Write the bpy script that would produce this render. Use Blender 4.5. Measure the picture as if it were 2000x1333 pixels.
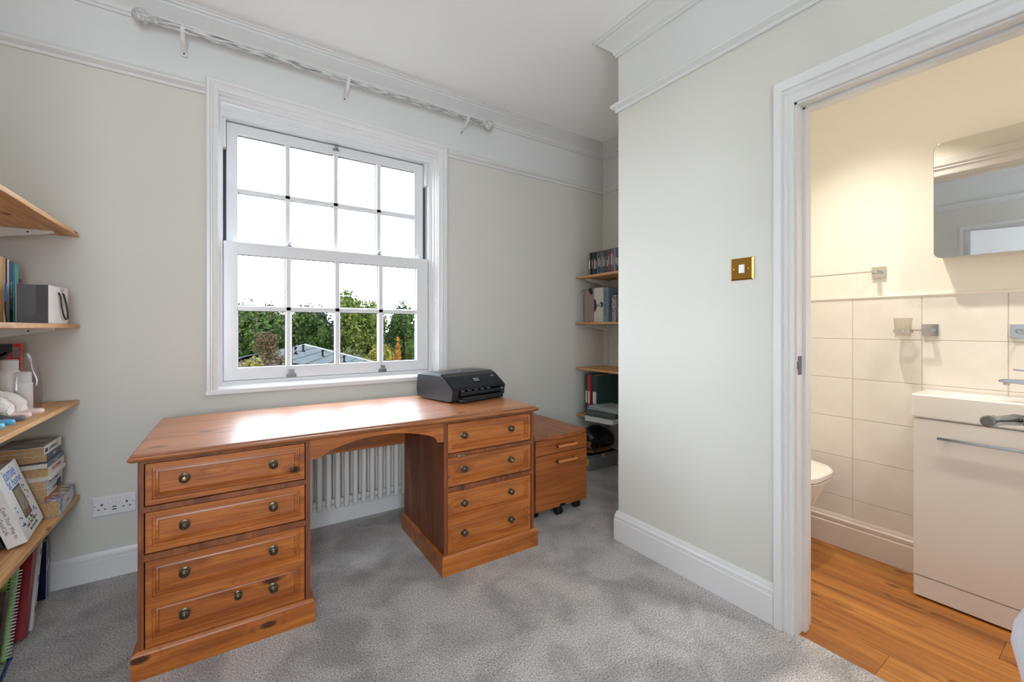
import bpy, bmesh, math, random
import numpy as np
from mathutils import Matrix, Vector, Euler

for _o in list(bpy.data.objects):
    bpy.data.objects.remove(_o)
SC = bpy.context.scene
COL = SC.collection

# ------------------------------------------------------------------ camera, sky, light, exposure
FPX = 832.0                      # focal length in pixels of the 2000 px wide frame
cam_d = bpy.data.cameras.new('camera')
cam_d.sensor_fit = 'HORIZONTAL'
cam_d.sensor_width = 36.0
cam_d.lens = FPX / 2000.0 * 36.0
cam_d.shift_y = -26.5 / 2000.0
cam_d.clip_start = 0.02
cam_d.clip_end = 300
cam = bpy.data.objects.new('camera', cam_d)
COL.objects.link(cam)
cam.location = (0, 0, 1.18)
cam.rotation_euler = (math.pi / 2, 0, -math.atan(555.0 / 832.0))
SC.camera = cam

world = bpy.data.worlds.new('sky')
SC.world = world
world.use_nodes = True
_wn = world.node_tree.nodes
_bg = _wn.get('Background') or _wn.new('ShaderNodeBackground')
_bg.inputs['Color'].default_value = (0.80, 0.90, 1.0, 1)      # even overcast sky
_bg.inputs['Strength'].default_value = 16.5

SC.view_settings.view_transform = 'Standard'
SC.view_settings.look = 'None'
SC.view_settings.exposure = 0.2
SC.view_settings.gamma = 1.0
SC.view_settings.use_curve_mapping = False
SC.cycles.max_bounces = 12
SC.cycles.diffuse_bounces = 7
SC.cycles.glossy_bounces = 5
SC.cycles.transparent_max_bounces = 16
SC.cycles.sample_clamp_indirect = 8.0

def portal(name, loc, rot, sx, sy):          # guides sky sampling to a window opening, emits nothing itself
    l = bpy.data.lights.new(name, 'AREA'); l.shape = 'RECTANGLE'; l.size = sx; l.size_y = sy
    l.cycles.is_portal = True
    o = bpy.data.objects.new(name, l); COL.objects.link(o); o.location = loc; o.rotation_euler = rot
    o['kind'] = 'helper'
    return o
portal('sky_portal', (0.58, 2.96, 1.62), (math.radians(-90), 0, 0), 1.3, 1.65)
portal('sky_portal', (-0.325, -1.48, 1.50), (math.radians(90), 0, 0), 1.1, 1.8)

# ------------------------------------------------------------------ helpers
def S(r, g, b):
    def f(c):
        c /= 255.0
        return c / 12.92 if c <= 0.04045 else ((c + 0.055) / 1.055) ** 2.4
    return (f(r), f(g), f(b), 1.0)

MATS = {}
def mat(name, col, rough=0.5, metal=0.0, bump=None, spec=0.5, var=None, coat=0.0, emit=None, alpha=None, trans=0.0):
    """plain material; bump=(scale, strength), var=(scale, second colour) mottles the colour"""
    if name in MATS: return MATS[name]
    m = bpy.data.materials.new(name); m.use_nodes = True
    nt = m.node_tree; b = nt.nodes['Principled BSDF']
    b.inputs['Base Color'].default_value = col
    b.inputs['Roughness'].default_value = rough
    b.inputs['Metallic'].default_value = metal
    b.inputs['Specular IOR Level'].default_value = spec
    b.inputs['Coat Weight'].default_value = coat
    b.inputs['Coat Roughness'].default_value = 0.08
    b.inputs['Transmission Weight'].default_value = trans
    tc = nt.nodes.new('ShaderNodeTexCoord')
    if var:
        n = nt.nodes.new('ShaderNodeTexNoise'); n.inputs['Scale'].default_value = var[0]; n.inputs['Detail'].default_value = 4
        nt.links.new(tc.outputs['Object'], n.inputs['Vector'])
        r = nt.nodes.new('ShaderNodeValToRGB')
        r.color_ramp.elements[0].position = 0.35; r.color_ramp.elements[1].position = 0.65
        r.color_ramp.elements[0].color = col; r.color_ramp.elements[1].color = var[1]
        nt.links.new(n.outputs['Fac'], r.inputs['Fac']); nt.links.new(r.outputs['Color'], b.inputs['Base Color'])
    if bump:
        n = nt.nodes.new('ShaderNodeTexNoise'); n.inputs['Scale'].default_value = bump[0]; n.inputs['Detail'].default_value = 5
        nt.links.new(tc.outputs['Object'], n.inputs['Vector'])
        bp = nt.nodes.new('ShaderNodeBump'); bp.inputs['Strength'].default_value = bump[1]; bp.inputs['Distance'].default_value = 0.004
        nt.links.new(n.outputs['Fac'], bp.inputs['Height']); nt.links.new(bp.outputs['Normal'], b.inputs['Normal'])
    if emit:
        b.inputs['Emission Color'].default_value = emit[0]; b.inputs['Emission Strength'].default_value = emit[1]
    MATS[name] = m
    return m

def wood(name, light, mid, dark, axis, rough=0.38, knots=True, knot=None, gs=1.0, coat=0.0, seam=None):
    """grain along axis 0/1/2; random offset per object; knots are rings the grain bends round"""
    if name in MATS: return MATS[name]
    m = bpy.data.materials.new(name); m.use_nodes = True
    nt = m.node_tree; N = nt.nodes.new; L = nt.links.new
    b = nt.nodes['Principled BSDF']; b.inputs['Roughness'].default_value = rough
    b.inputs['Coat Weight'].default_value = coat; b.inputs['Coat Roughness'].default_value = 0.26
    tc = N('ShaderNodeTexCoord'); oi = N('ShaderNodeObjectInfo')
    mul = N('ShaderNodeVectorMath'); mul.operation = 'SCALE'; mul.inputs[0].default_value = (7.3, 5.1, 9.7)
    L(oi.outputs['Random'], mul.inputs['Scale'])
    add = N('ShaderNodeVectorMath'); add.operation = 'ADD'
    L(tc.outputs['Object'], add.inputs[0]); L(mul.outputs['Vector'], add.inputs[1])
    def mapping(along, across):
        mp = N('ShaderNodeMapping'); s = [across] * 3; s[axis] = along
        mp.inputs['Scale'].default_value = s; L(add.outputs['Vector'], mp.inputs['Vector']); return mp
    src = None
    vo = None
    if knots:
        kmp = mapping(4.2, 9.5)
        vo = N('ShaderNodeTexVoronoi'); vo.inputs['Scale'].default_value = 1.0
        L(kmp.outputs['Vector'], vo.inputs['Vector'])
        mr = N('ShaderNodeMapRange'); mr.inputs['From Min'].default_value = 0.0; mr.inputs['From Max'].default_value = 0.42
        mr.inputs['To Min'].default_value = 1.3; mr.inputs['To Max'].default_value = 0.0; mr.interpolation_type = 'SMOOTHSTEP'
        L(vo.outputs['Distance'], mr.inputs['Value'])
    gm = mapping(1.6 * gs, 22.0 * gs)
    base = gm.outputs['Vector']
    if knots:
        ad = N('ShaderNodeVectorMath'); ad.operation = 'ADD'
        cb = N('ShaderNodeCombineXYZ')
        for i in range(3):
            if i != axis: L(mr.outputs['Result'], cb.inputs[i])
        L(base, ad.inputs[0]); L(cb.outputs['Vector'], ad.inputs[1]); base = ad.outputs['Vector']
    n1 = N('ShaderNodeTexNoise'); n1.inputs['Scale'].default_value = 1.0; n1.inputs['Detail'].default_value = 5; n1.inputs['Distortion'].default_value = 0.5
    L(base, n1.inputs['Vector'])
    r1 = N('ShaderNodeValToRGB'); e = r1.color_ramp.elements
    e[0].position = 0.3; e[0].color = dark; e[1].position = 0.72; e[1].color = light
    x = e.new(0.5); x.color = mid
    L(n1.outputs['Fac'], r1.inputs['Fac'])
    fm = mapping(5.0 * gs, 170.0 * gs)
    n2 = N('ShaderNodeTexNoise'); n2.inputs['Scale'].default_value = 1.0; n2.inputs['Detail'].default_value = 3
    L(fm.outputs['Vector'], n2.inputs['Vector'])
    mx = N('ShaderNodeMix'); mx.data_type = 'RGBA'; mx.blend_type = 'MULTIPLY'; mx.inputs['Factor'].default_value = 0.55
    r2 = N('ShaderNodeValToRGB'); r2.color_ramp.elements[0].color = (0.45, 0.40, 0.34, 1); r2.color_ramp.elements[0].position = 0.35
    r2.color_ramp.elements[1].color = (1, 1, 1, 1); r2.color_ramp.elements[1].position = 0.6
    L(n2.outputs['Fac'], r2.inputs['Fac'])
    L(r1.outputs['Color'], mx.inputs['A']); L(r2.outputs['Color'], mx.inputs['B'])
    out = mx.outputs['Result']
    if knots:
        kr = N('ShaderNodeMapRange'); kr.inputs['From Min'].default_value = 0.07; kr.inputs['From Max'].default_value = 0.16
        kr.inputs['To Min'].default_value = 0.92; kr.inputs['To Max'].default_value = 0.0; kr.interpolation_type = 'SMOOTHSTEP'
        L(vo.outputs['Distance'], kr.inputs['Value'])
        mk = N('ShaderNodeMix'); mk.data_type = 'RGBA'
        L(kr.outputs['Result'], mk.inputs['Factor']); L(out, mk.inputs['A']); mk.inputs['B'].default_value = knot or dark
        out = mk.outputs['Result']
    L(out, b.inputs['Base Color'])
    bp = N('ShaderNodeBump'); bp.inputs['Strength'].default_value = 0.12; bp.inputs['Distance'].default_value = 0.001
    L(n2.outputs['Fac'], bp.inputs['Height']); L(bp.outputs['Normal'], b.inputs['Normal'])
    MATS[name] = m
    return m

def glass_mat(name, tint=(1, 1, 1, 1), gloss=0.08, rough=0.0, edge=0.5):
    if name in MATS: return MATS[name]
    m = bpy.data.materials.new(name); m.use_nodes = True
    nt = m.node_tree; nt.nodes.clear()
    o = nt.nodes.new('ShaderNodeOutputMaterial'); t = nt.nodes.new('ShaderNodeBsdfTransparent'); g = nt.nodes.new('ShaderNodeBsdfGlossy')
    t.inputs['Color'].default_value = tint; g.inputs['Roughness'].default_value = rough
    fr = nt.nodes.new('ShaderNodeLayerWeight'); fr.inputs['Blend'].default_value = 0.25
    mu = nt.nodes.new('ShaderNodeMath'); mu.operation = 'MULTIPLY_ADD'; mu.inputs[1].default_value = edge; mu.inputs[2].default_value = gloss
    nt.links.new(fr.outputs['Facing'], mu.inputs[0])
    mx = nt.nodes.new('ShaderNodeMixShader')
    nt.links.new(mu.outputs[0], mx.inputs[0]); nt.links.new(t.outputs[0], mx.inputs[1]); nt.links.new(g.outputs[0], mx.inputs[2])
    nt.links.new(mx.outputs[0], o.inputs['Surface'])
    MATS[name] = m
    return m

class MB:
    """collects shapes into one mesh"""
    def __init__(s): s.bm = bmesh.new(); s.mi = 0
    def add(s, tb, M=None, bev=0, seg=2):
        bmesh.ops.remove_doubles(tb, verts=tb.verts, dist=1e-6)
        bmesh.ops.recalc_face_normals(tb, faces=tb.faces)
        if bev: bmesh.ops.bevel(tb, geom=list(tb.edges), offset=bev, segments=seg, affect='EDGES', profile=0.5, clamp_overlap=True)
        if M is not None: bmesh.ops.transform(tb, matrix=M, verts=tb.verts)
        for f in tb.faces: f.material_index = s.mi
        me = bpy.data.meshes.new('t'); tb.to_mesh(me); tb.free(); s.bm.from_mesh(me); bpy.data.meshes.remove(me)
        return s
    def raw(s, vs, fs, M=None, bev=0, seg=2):
        tb = bmesh.new(); v = [tb.verts.new(p) for p in vs]
        for f in fs:
            try: tb.faces.new([v[i] for i in f])
            except ValueError: pass
        return s.add(tb, M, bev, seg)
    def box(s, x0, x1, y0, y1, z0, z1, bev=0, seg=2, M=None):
        vs = [(x, y, z) for x in (x0, x1) for y in (y0, y1) for z in (z0, z1)]
        return s.raw(vs, [(0, 1, 3, 2), (4, 6, 7, 5), (0, 4, 5, 1), (2, 3, 7, 6), (0, 2, 6, 4), (1, 5, 7, 3)], M, bev, seg)
    def prism(s, pts, axis, a0, a1, bev=0, seg=2, M=None):
        def p3(p, a):
            return {'x': (a, p[0], p[1]), 'y': (p[0], a, p[1]), 'z': (p[0], p[1], a)}[axis]
        n = len(pts); vs = [p3(p, a0) for p in pts] + [p3(p, a1) for p in pts]
        fs = [tuple(range(n))[::-1], tuple(range(n, 2 * n))] + [(i, (i + 1) % n, n + (i + 1) % n, n + i) for i in range(n)]
        return s.raw(vs, fs, M, bev, seg)
    def lathe(s, prof, seg=20, M=None):
        vs = []; fs = []
        for r, z in prof:
            for i in range(seg):
                a = 2 * math.pi * i / seg; vs.append((r * math.cos(a), r * math.sin(a), z))
        for k in range(len(prof) - 1):
            for i in range(seg):
                j = (i + 1) % seg; fs.append((k * seg + i, k * seg + j, (k + 1) * seg + j, (k + 1) * seg + i))
        fs.append(tuple(range(seg))[::-1]); fs.append(tuple(range((len(prof) - 1) * seg, len(prof) * seg)))
        return s.raw(vs, fs, M)
    def tube(s, pts, r, seg=10, closed=False, M=None, flat=1.0):
        P = [Vector(p) for p in pts]; n = len(P); rr = r if isinstance(r, (list, tuple)) else [r] * n
        t0 = (P[1] - P[0]).normalized(); up = Vector((0, 0, 1)) if abs(t0.z) < 0.9 else Vector((1, 0, 0))
        nx = t0.cross(up).normalized(); vs = []
        for i in range(n):
            a = P[i - 1] if (i > 0 or closed) else P[i]; b = P[(i + 1) % n] if (i < n - 1 or closed) else P[i]
            t = (b - a).normalized(); nx = (nx - t * nx.dot(t)).normalized(); ny = t.cross(nx)
            for k in range(seg):
                an = 2 * math.pi * k / seg; vs.append(P[i] + nx * math.cos(an) * rr[i] + ny * math.sin(an) * rr[i] * flat)
        fs = []
        for i in range(n if closed else n - 1):
            j = (i + 1) % n
            for k in range(seg):
                l = (k + 1) % seg; fs.append((i * seg + k, i * seg + l, j * seg + l, j * seg + k))
        if not closed: fs += [tuple(range(seg))[::-1], tuple(range((n - 1) * seg, n * seg))]
        return s.raw(vs, fs, M)
    def loft(s, rings, M=None, cap=True):
        n = len(rings[0]); vs = [p for r in rings for p in r]; fs = []
        for k in range(len(rings) - 1):
            for i in range(n):
                j = (i + 1) % n; fs.append((k * n + i, k * n + j, (k + 1) * n + j, (k + 1) * n + i))
        if cap: fs += [tuple(range(n))[::-1], tuple(range((len(rings) - 1) * n, len(rings) * n))]
        return s.raw(vs, fs, M)
    def ball(s, c, r, u=16, v=10, M=None):
        r = r if isinstance(r, (list, tuple)) else (r, r, r)
        rings = []
        for k in range(1, v):
            th = math.pi * k / v
            rings.append([(c[0] + r[0] * math.sin(th) * math.cos(2 * math.pi * i / u), c[1] + r[1] * math.sin(th) * math.sin(2 * math.pi * i / u), c[2] - r[2] * math.cos(th)) for i in range(u)])
        return s.loft(rings, M)
    def frame(s, outer, inner, prof, mp, closed=True):
        """moulding between two outlines; prof = (share of the way in, height)"""
        rings = []
        for o, i in zip(outer, inner):
            rings.append([mp(o[0] + (i[0] - o[0]) * t, o[1] + (i[1] - o[1]) * t, d) for t, d in prof])
        m = len(prof); n = len(rings); vs = [p for r in rings for p in r]; fs = []
        for k in range(n if closed else n - 1):
            j = (k + 1) % n
            for q in range(m - 1): fs.append((k * m + q, k * m + q + 1, j * m + q + 1, j * m + q))
        if not closed: fs += [tuple(range(m)), tuple(range((n - 1) * m, n * m))]
        return s.raw(vs, fs)
    def panel(s, rect, steps, mp):
        """stepped rectangular panel: steps = (inset, height)"""
        x0, x1, z0, z1 = rect; vs = []; fs = []
        for w, d in steps:
            vs += [mp(x0 + w, z0 + w, d), mp(x1 - w, z0 + w, d), mp(x1 - w, z1 - w, d), mp(x0 + w, z1 - w, d)]
        for k in range(len(steps) - 1):
            for i in range(4):
                j = (i + 1) % 4; fs.append((k * 4 + i, k * 4 + j, k * 4 + 4 + j, k * 4 + 4 + i))
        k = (len(steps) - 1) * 4
        fs.append((k, k + 1, k + 2, k + 3)); fs.append((3, 2, 1, 0))
        return s.raw(vs, fs)
    def mesh(s, name, mats, smooth=35):
        bmesh.ops.recalc_face_normals(s.bm, faces=s.bm.faces)
        me = bpy.data.meshes.new(name); s.bm.to_mesh(me); s.bm.free()
        for m in (mats if isinstance(mats, (list, tuple)) else [mats]): me.materials.append(m)
        if smooth:
            me.polygons.foreach_set('use_smooth', [True] * len(me.polygons)); me.set_sharp_from_angle(angle=math.radians(smooth))
        return me

PM = {}
def tag(o, label=None, cat=None, group=None, kind=None):
    if label: o['label'] = label
    if cat: o['category'] = cat
    if group: o['group'] = group
    if kind: o['kind'] = kind
    return o
def thing(name, label, cat, loc=(0, 0, 0), rot=None, group=None, kind=None):
    o = bpy.data.objects.new(name, None); COL.objects.link(o); o.empty_display_size = 0.05
    M = Matrix.Translation(loc)
    PM[o.name] = M.inverted()                       # parts are written in room coordinates ...
    if rot is not None: M = M @ Euler(rot).to_matrix().to_4x4()   # ... and turn with the thing about its base
    o.matrix_basis = M
    return tag(o, label, cat, group, kind)
def link(name, me, parent=None, local=False):
    o = bpy.data.objects.new(name, me); COL.objects.link(o)
    if len(me.polygons) and len(me.polygons) < 6000 and me.polygons[0].use_smooth:
        w = o.modifiers.new('face_weighted_normals', 'WEIGHTED_NORMAL'); w.keep_sharp = True
    if parent is not None:
        o.parent = parent
        o.matrix_parent_inverse = Matrix.Identity(4) if local else PM.get(parent.name, Matrix.Identity(4))
    return o
def part(name, mb, mats, parent=None, local=False, smooth=35):
    return link(name, mb.mesh(name, mats, smooth), parent, local)
def struct(name, mb, mats, parent=None, smooth=35):
    o = part(name, mb, mats, parent, smooth=smooth)
    if parent is None: o['kind'] = 'structure'
    return o
def one(name, mb, mats, label, cat, group=None, smooth=35):
    return tag(part(name, mb, mats, smooth=smooth), label, cat, group)
def text(parent, body, size, m, M, name='lettering', local=True, depth=0.0002, sx=1.0):
    c = bpy.data.curves.new('t', 'FONT'); c.body = body; c.size = size; c.align_x = 'CENTER'; c.align_y = 'CENTER'; c.extrude = depth; c.resolution_u = 2
    t = bpy.data.objects.new('t', c); COL.objects.link(t)
    dg = bpy.context.evaluated_depsgraph_get()
    me = bpy.data.meshes.new_from_object(t.evaluated_get(dg)); me.name = name
    bpy.data.objects.remove(t); bpy.data.curves.remove(c)
    me.transform(M @ Matrix.Diagonal((sx, 1, 1, 1)))
    me.materials.clear(); me.materials.append(m)
    return link(name, me, parent, local)
def basis(x, y, z, o):
    return Matrix(((x[0], y[0], z[0], o[0]), (x[1], y[1], z[1], o[1]), (x[2], y[2], z[2], o[2]), (0, 0, 0, 1)))

def sweep(names, path, prof, m, kind='structure', smooth=25):
    """mitred moulding along a wall path, room side on the right of travel; one object per wall"""
    P = [Vector(p) for p in path]; n = len(P); secs = []
    nr = [Vector(((P[i + 1] - P[i]).normalized().y, -(P[i + 1] - P[i]).normalized().x)) for i in range(n - 1)]
    for i in range(n):
        if i == 0: k = nr[0]
        elif i == n - 1: k = nr[-1]
        else: k = (nr[i - 1] + nr[i]) / (1 + nr[i - 1].dot(nr[i]))
        secs.append([(P[i].x + k.x * a, P[i].y + k.y * a, z) for a, z in prof])
    for i in range(n - 1):
        if names[i] is None: continue
        mb = MB(); mb.loft([secs[i], secs[i + 1]])
        o = part(names[i], mb, m, smooth=smooth)
        if kind: o['kind'] = kind

# ------------------------------------------------------------------ materials
WALL = mat('wall_paint', S(210, 207, 198), 0.75, bump=(60, 0.05))
WHITE = mat('white_paint', S(217, 216, 214), 0.55, bump=(90, 0.03))
CEIL = mat('ceiling_paint', S(247, 246, 244), 0.8, bump=(70, 0.04))
GLOSSW = mat('white_gloss', S(224, 222, 221), 0.3)
UPVC = mat('white_upvc', S(220, 220, 222), 0.28)
DARKGAP = mat('dark_channel', S(70, 72, 78), 0.6)
SEAL = mat('black_seal', S(40, 42, 46), 0.6)
CHROME = mat('chrome', S(200, 200, 200), 0.1, 1.0)
SATIN = mat('satin_metal', S(160, 160, 162), 0.2, 1.0)
BRASS = mat('polished_brass', S(190, 142, 66), 0.22, 1.0)
ABRASS = mat('antique_brass', S(120, 106, 86), 0.36, 0.85, var=(260, S(78, 70, 58)))
ABRASS_L = mat('worn_brass', S(170, 140, 95), 0.35, 0.8)
BLACKP = mat('black_plastic', S(24, 25, 28), 0.35)
CREAM = mat('cream_paint', S(241, 238, 229), 0.7, bump=(60, 0.04))
TILE = mat('ceramic_tile', S(231, 228, 223), 0.16, var=(9, S(226, 222, 216)))
GROUT = mat('grout', S(206, 196, 182), 0.7)
CERAM = mat('white_ceramic', S(240, 238, 234), 0.08, coat=0.4)
VANW = mat('gloss_white_door', S(228, 224, 220), 0.18, coat=0.5)
PAGES = mat('book_pages', S(196, 160, 116), 0.85, var=(160, S(178, 140, 96)))
PAGESW = mat('white_pages', S(214, 204, 192), 0.85, var=(160, S(196, 186, 174)))
GLASS = glass_mat('window_glass', gloss=0.002, edge=0.06)

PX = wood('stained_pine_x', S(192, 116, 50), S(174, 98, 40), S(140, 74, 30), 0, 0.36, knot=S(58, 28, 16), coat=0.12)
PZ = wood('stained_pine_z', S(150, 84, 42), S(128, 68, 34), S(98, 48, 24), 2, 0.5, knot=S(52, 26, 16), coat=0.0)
PY = wood('stained_pine_y', S(160, 92, 48), S(138, 76, 38), S(104, 54, 26), 1, 0.4, knot=S(52, 26, 16), coat=0.15)
PTOP = wood('stained_pine_top', S(186, 120, 74), S(170, 104, 60), S(144, 84, 46), 0, 0.34, knot=S(70, 38, 24), coat=0.42, gs=0.8)
SHELF = wood('raw_pine_y', S(226, 178, 126), S(214, 162, 108), S(190, 134, 82), 1, 0.5, knot=S(120, 70, 36), gs=0.6)
BEECH = wood('cherry_laminate', S(184, 108, 54), S(172, 97, 46), S(156, 84, 40), 0, 0.4, knots=False, gs=0.7)
BEECHT = wood('cherry_laminate_top', S(176, 106, 62), S(162, 94, 52), S(146, 82, 44), 1, 0.35, knots=False, gs=0.7)

def carpet_mat():
    m = bpy.data.materials.new('carpet'); m.use_nodes = True; nt = m.node_tree; N = nt.nodes.new; L = nt.links.new
    b = nt.nodes['Principled BSDF']; b.inputs['Roughness'].default_value = 0.95; b.inputs['Specular IOR Level'].default_value = 0.1
    b.inputs['Sheen Weight'].default_value = 0.25
    tc = N('ShaderNodeTexCoord')
    f = N('ShaderNodeTexNoise'); f.inputs['Scale'].default_value = 170; f.inputs['Detail'].default_value = 4; f.inputs['Roughness'].default_value = 0.75
    g = N('ShaderNodeTexNoise'); g.inputs['Scale'].default_value = 4.5; g.inputs['Detail'].default_value = 3; g.inputs['Distortion'].default_value = 0.6
    for n in (f, g): L(tc.outputs['Object'], n.inputs['Vector'])
    r = N('ShaderNodeValToRGB'); e = r.color_ramp.elements
    e[0].position = 0.36; e[0].color = S(122, 116, 113); e[1].position = 0.64; e[1].color = S(246, 240, 235)
    L(f.outputs['Fac'], r.inputs['Fac'])
    h = N('ShaderNodeValToRGB'); h.color_ramp.elements[0].position = 0.36; h.color_ramp.elements[0].color = (0.65, 0.65, 0.66, 1)
    h.color_ramp.elements[1].position = 0.58; h.color_ramp.elements[1].color = (1, 1, 1, 1)
    L(g.outputs['Fac'], h.inputs['Fac'])
    mx = N('ShaderNodeMix'); mx.data_type = 'RGBA'; mx.blend_type = 'MULTIPLY'; mx.inputs['Factor'].default_value = 1.0
    L(r.outputs['Color'], mx.inputs['A']); L(h.outputs['Color'], mx.inputs['B']); L(mx.outputs['Result'], b.inputs['Base Color'])
    bp = N('ShaderNodeBump'); bp.inputs['Strength'].default_value = 0.9; bp.inputs['Distance'].default_value = 0.006
    L(f.outputs['Fac'], bp.inputs['Height']); L(bp.outputs['Normal'], b.inputs['Normal'])
    return m
CARPET = carpet_mat()
# ------------------------------------------------------------------ room shell
YW, XL, XR, XA, YC, YB = 2.74, -0.90, 1.81, 2.81, 1.645, -1.30     # window wall, side walls, alcove wall, corner, rear wall
ZC = 2.785
RAILL, RAILR = 2.41, 2.39        # change of paint behind the picture rail

mb = MB()
mb.box(XL - 0.1, 1.825, YB - 0.1, YW + 0.02, -0.06, 0.0)
mb.box(1.825, XA + 0.1, YC - 0.05, YW + 0.02, -0.06, 0.0)
struct('floor', mb, CARPET)

mb = MB(); mb.box(XL - 0.1, XA + 0.1, YB - 0.1, YW + 0.3, ZC, ZC + 0.1); struct('ceiling', mb, CEIL)

def wallbox(mb, x0, x1, y0, y1, z0, z1, zr):
    """paint below the picture rail, white above it"""
    if z0 < zr: mb.mi = 0; mb.box(x0, x1, y0, y1, z0, min(z1, zr))
    if z1 > zr: mb.mi = 1; mb.box(x0, x1, y0, y1, max(z0, zr), z1)
OX0, OX1, OZ0, OZ1 = -0.048, 1.214, 0.842, 2.43
mb = MB()
wallbox(mb, XL - 0.1, OX0, YW, 2.92, -0.05, ZC, RAILL)
wallbox(mb, OX1, XA + 0.1, YW, 2.92, -0.05, ZC, RAILR)
wallbox(mb, OX0, OX1, YW, 2.92, -0.05, OZ0, RAILR)
wallbox(mb, OX0, OX1, YW, 2.92, OZ1, ZC, RAILR)
struct('wall_back', mb, [WALL, WHITE])
mb = MB(); wallbox(mb, XL - 0.1, XL, YB - 0.1, YW, -0.05, ZC, RAILL); struct('wall_left', mb, [WALL, WHITE])
mb = MB(); wallbox(mb, XA, XA + 0.1, YC - 0.1, YW, -0.05, ZC, RAILR); struct('wall_alcove', mb, [WALL, WHITE])
DY0, DY1, DZ = 0.055, 0.762, 2.045          # doorway to the bathroom
mb = MB()
wallbox(mb, XR, XR + 0.1, DY1, YC, -0.05, ZC, RAILR)
wallbox(mb, XR, XR + 0.1, YB - 0.1, DY0, -0.05, ZC, RAILR)
wallbox(mb, XR, XR + 0.1, DY0, DY1, DZ, ZC, RAILR)
wallbox(mb, XR + 0.1, XA, YC - 0.1, YC, -0.05, ZC, RAILR)
struct('wall_right', mb, [WALL, WHITE])
# rear wall behind the viewpoint with an added, unseen window for fill light
mb = MB(); WX0, WX1, WZ0, WZ1 = -0.80, 0.15, 0.70, 2.30
wallbox(mb, XL - 0.1, WX0, YB - 0.12, YB, -0.05, ZC, RAILL); wallbox(mb, WX1, XR + 0.1, YB - 0.12, YB, -0.05, ZC, RAILL)
wallbox(mb, WX0, WX1, YB - 0.12, YB, -0.05, WZ0, RAILL); wallbox(mb, WX0, WX1, YB - 0.12, YB, WZ1, ZC, RAILL)
struct('wall_rear', mb, [WALL, WHITE])
w2 = thing('fill_window', None, None, (-0.325, YB, 0), kind='structure')
mb = MB()
for x0, x1 in ((WX0, WX0 + .06), (WX1 - .06, WX1), (-.355, -.295)): mb.box(x0, x1, YB - .09, YB - .04, WZ0, WZ1, 0.004)
for z0, z1 in ((WZ0, WZ0 + .07), (WZ1 - .06, WZ1), (1.48, 1.54)): mb.box(WX0 + .06, WX1 - .06, YB - .088, YB - .042, z0, z1, 0.004)
part('window_frame', mb, UPVC, w2)
for x0, x1 in ((WX0 + .06, -.355), (-.295, WX1 - .06)):
    for z0, z1 in ((WZ0 + .07, 1.48), (1.54, WZ1 - .06)):
        mb = MB(); mb.box(x0 - .005, x1 + .005, YB - .067, YB - .063, z0 - .005, z1 + .005); part('pane', mb, GLASS, w2)
mb = MB(); mb.frame([(WX0 - .06, WZ0 - .06), (WX1 + .06, WZ0 - .06), (WX1 + .06, WZ1 + .06), (WX0 - .06, WZ1 + .06)], [(WX0, WZ0), (WX1, WZ0), (WX1, WZ1), (WX0, WZ1)],
                    [(0, 0), (0, .02), (.5, .02), (.7, .012), (1, .012), (1, -.05)], lambda x, z, d: (x, YB + d, z)); part('casing', mb, GLOSSW, w2)

# cornice, picture rail, skirting
def cornice_prof(z0, p):
    h = ZC - z0
    return [(0, z0), (.010, z0), (.012, z0 + .012), (.020, z0 + .016), (.022, z0 + .028), (.030, z0 + .040), (p * .55, z0 + h * .62), (p * .74, z0 + h * .76),
            (p * .76, z0 + h * .82), (p * .88, z0 + h * .86), (p * .90, z0 + h * .93), (p, z0 + h * .96), (p, ZC + .002), (0, ZC + .002)]
sweep(['trim_1', 'trim_2', 'trim_3', 'trim_4', 'trim_5'],
      [(XL, YB), (XL, YW), (XA, YW), (XA, YC), (XR, YC), (XR, YB)], cornice_prof(2.682, .105), WHITE)
def rail_prof(z):
    return [(0, z), (.010, z), (.013, z + .006), (.013, z + .014), (.024, z + .020), (.032, z + .028), (.034, z + .036), (.030, z + .044), (.022, z + .047), (.016, z + .054), (0, z + .056)]
sweep(['trim_6', 'trim_7'], [(XL, YB), (XL, YW), (-0.096, YW)], rail_prof(2.396), WHITE)
sweep(['trim_8', 'trim_9', 'trim_10', 'trim_11'], [(1.275, YW), (XA, YW), (XA, YC), (XR, YC), (XR, YB)], rail_prof(2.376), WHITE)
def skirt_prof(h):
    return [(0, -.01), (.018, -.01), (.018, h * .70), (.015, h * .73), (.016, h * .76), (.016, h * .84), (.011, h * .88), (.010, h * .93), (.006, h), (0, h)]
sweep(['baseboard_left', 'baseboard_back', 'baseboard_alcove', None], [(XL, YB), (XL, YW), (XA, YW), (XA, YC), (XR, YC)], skirt_prof(.128), GLOSSW)
sweep(['baseboard_partition', 'baseboard_right'], [(XA, YC), (XR, YC), (XR, .828)], skirt_prof(.160), GLOSSW)
sweep(['baseboard_rear'], [(XR, YB), (XL, YB)], skirt_prof(.128), GLOSSW)

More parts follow.
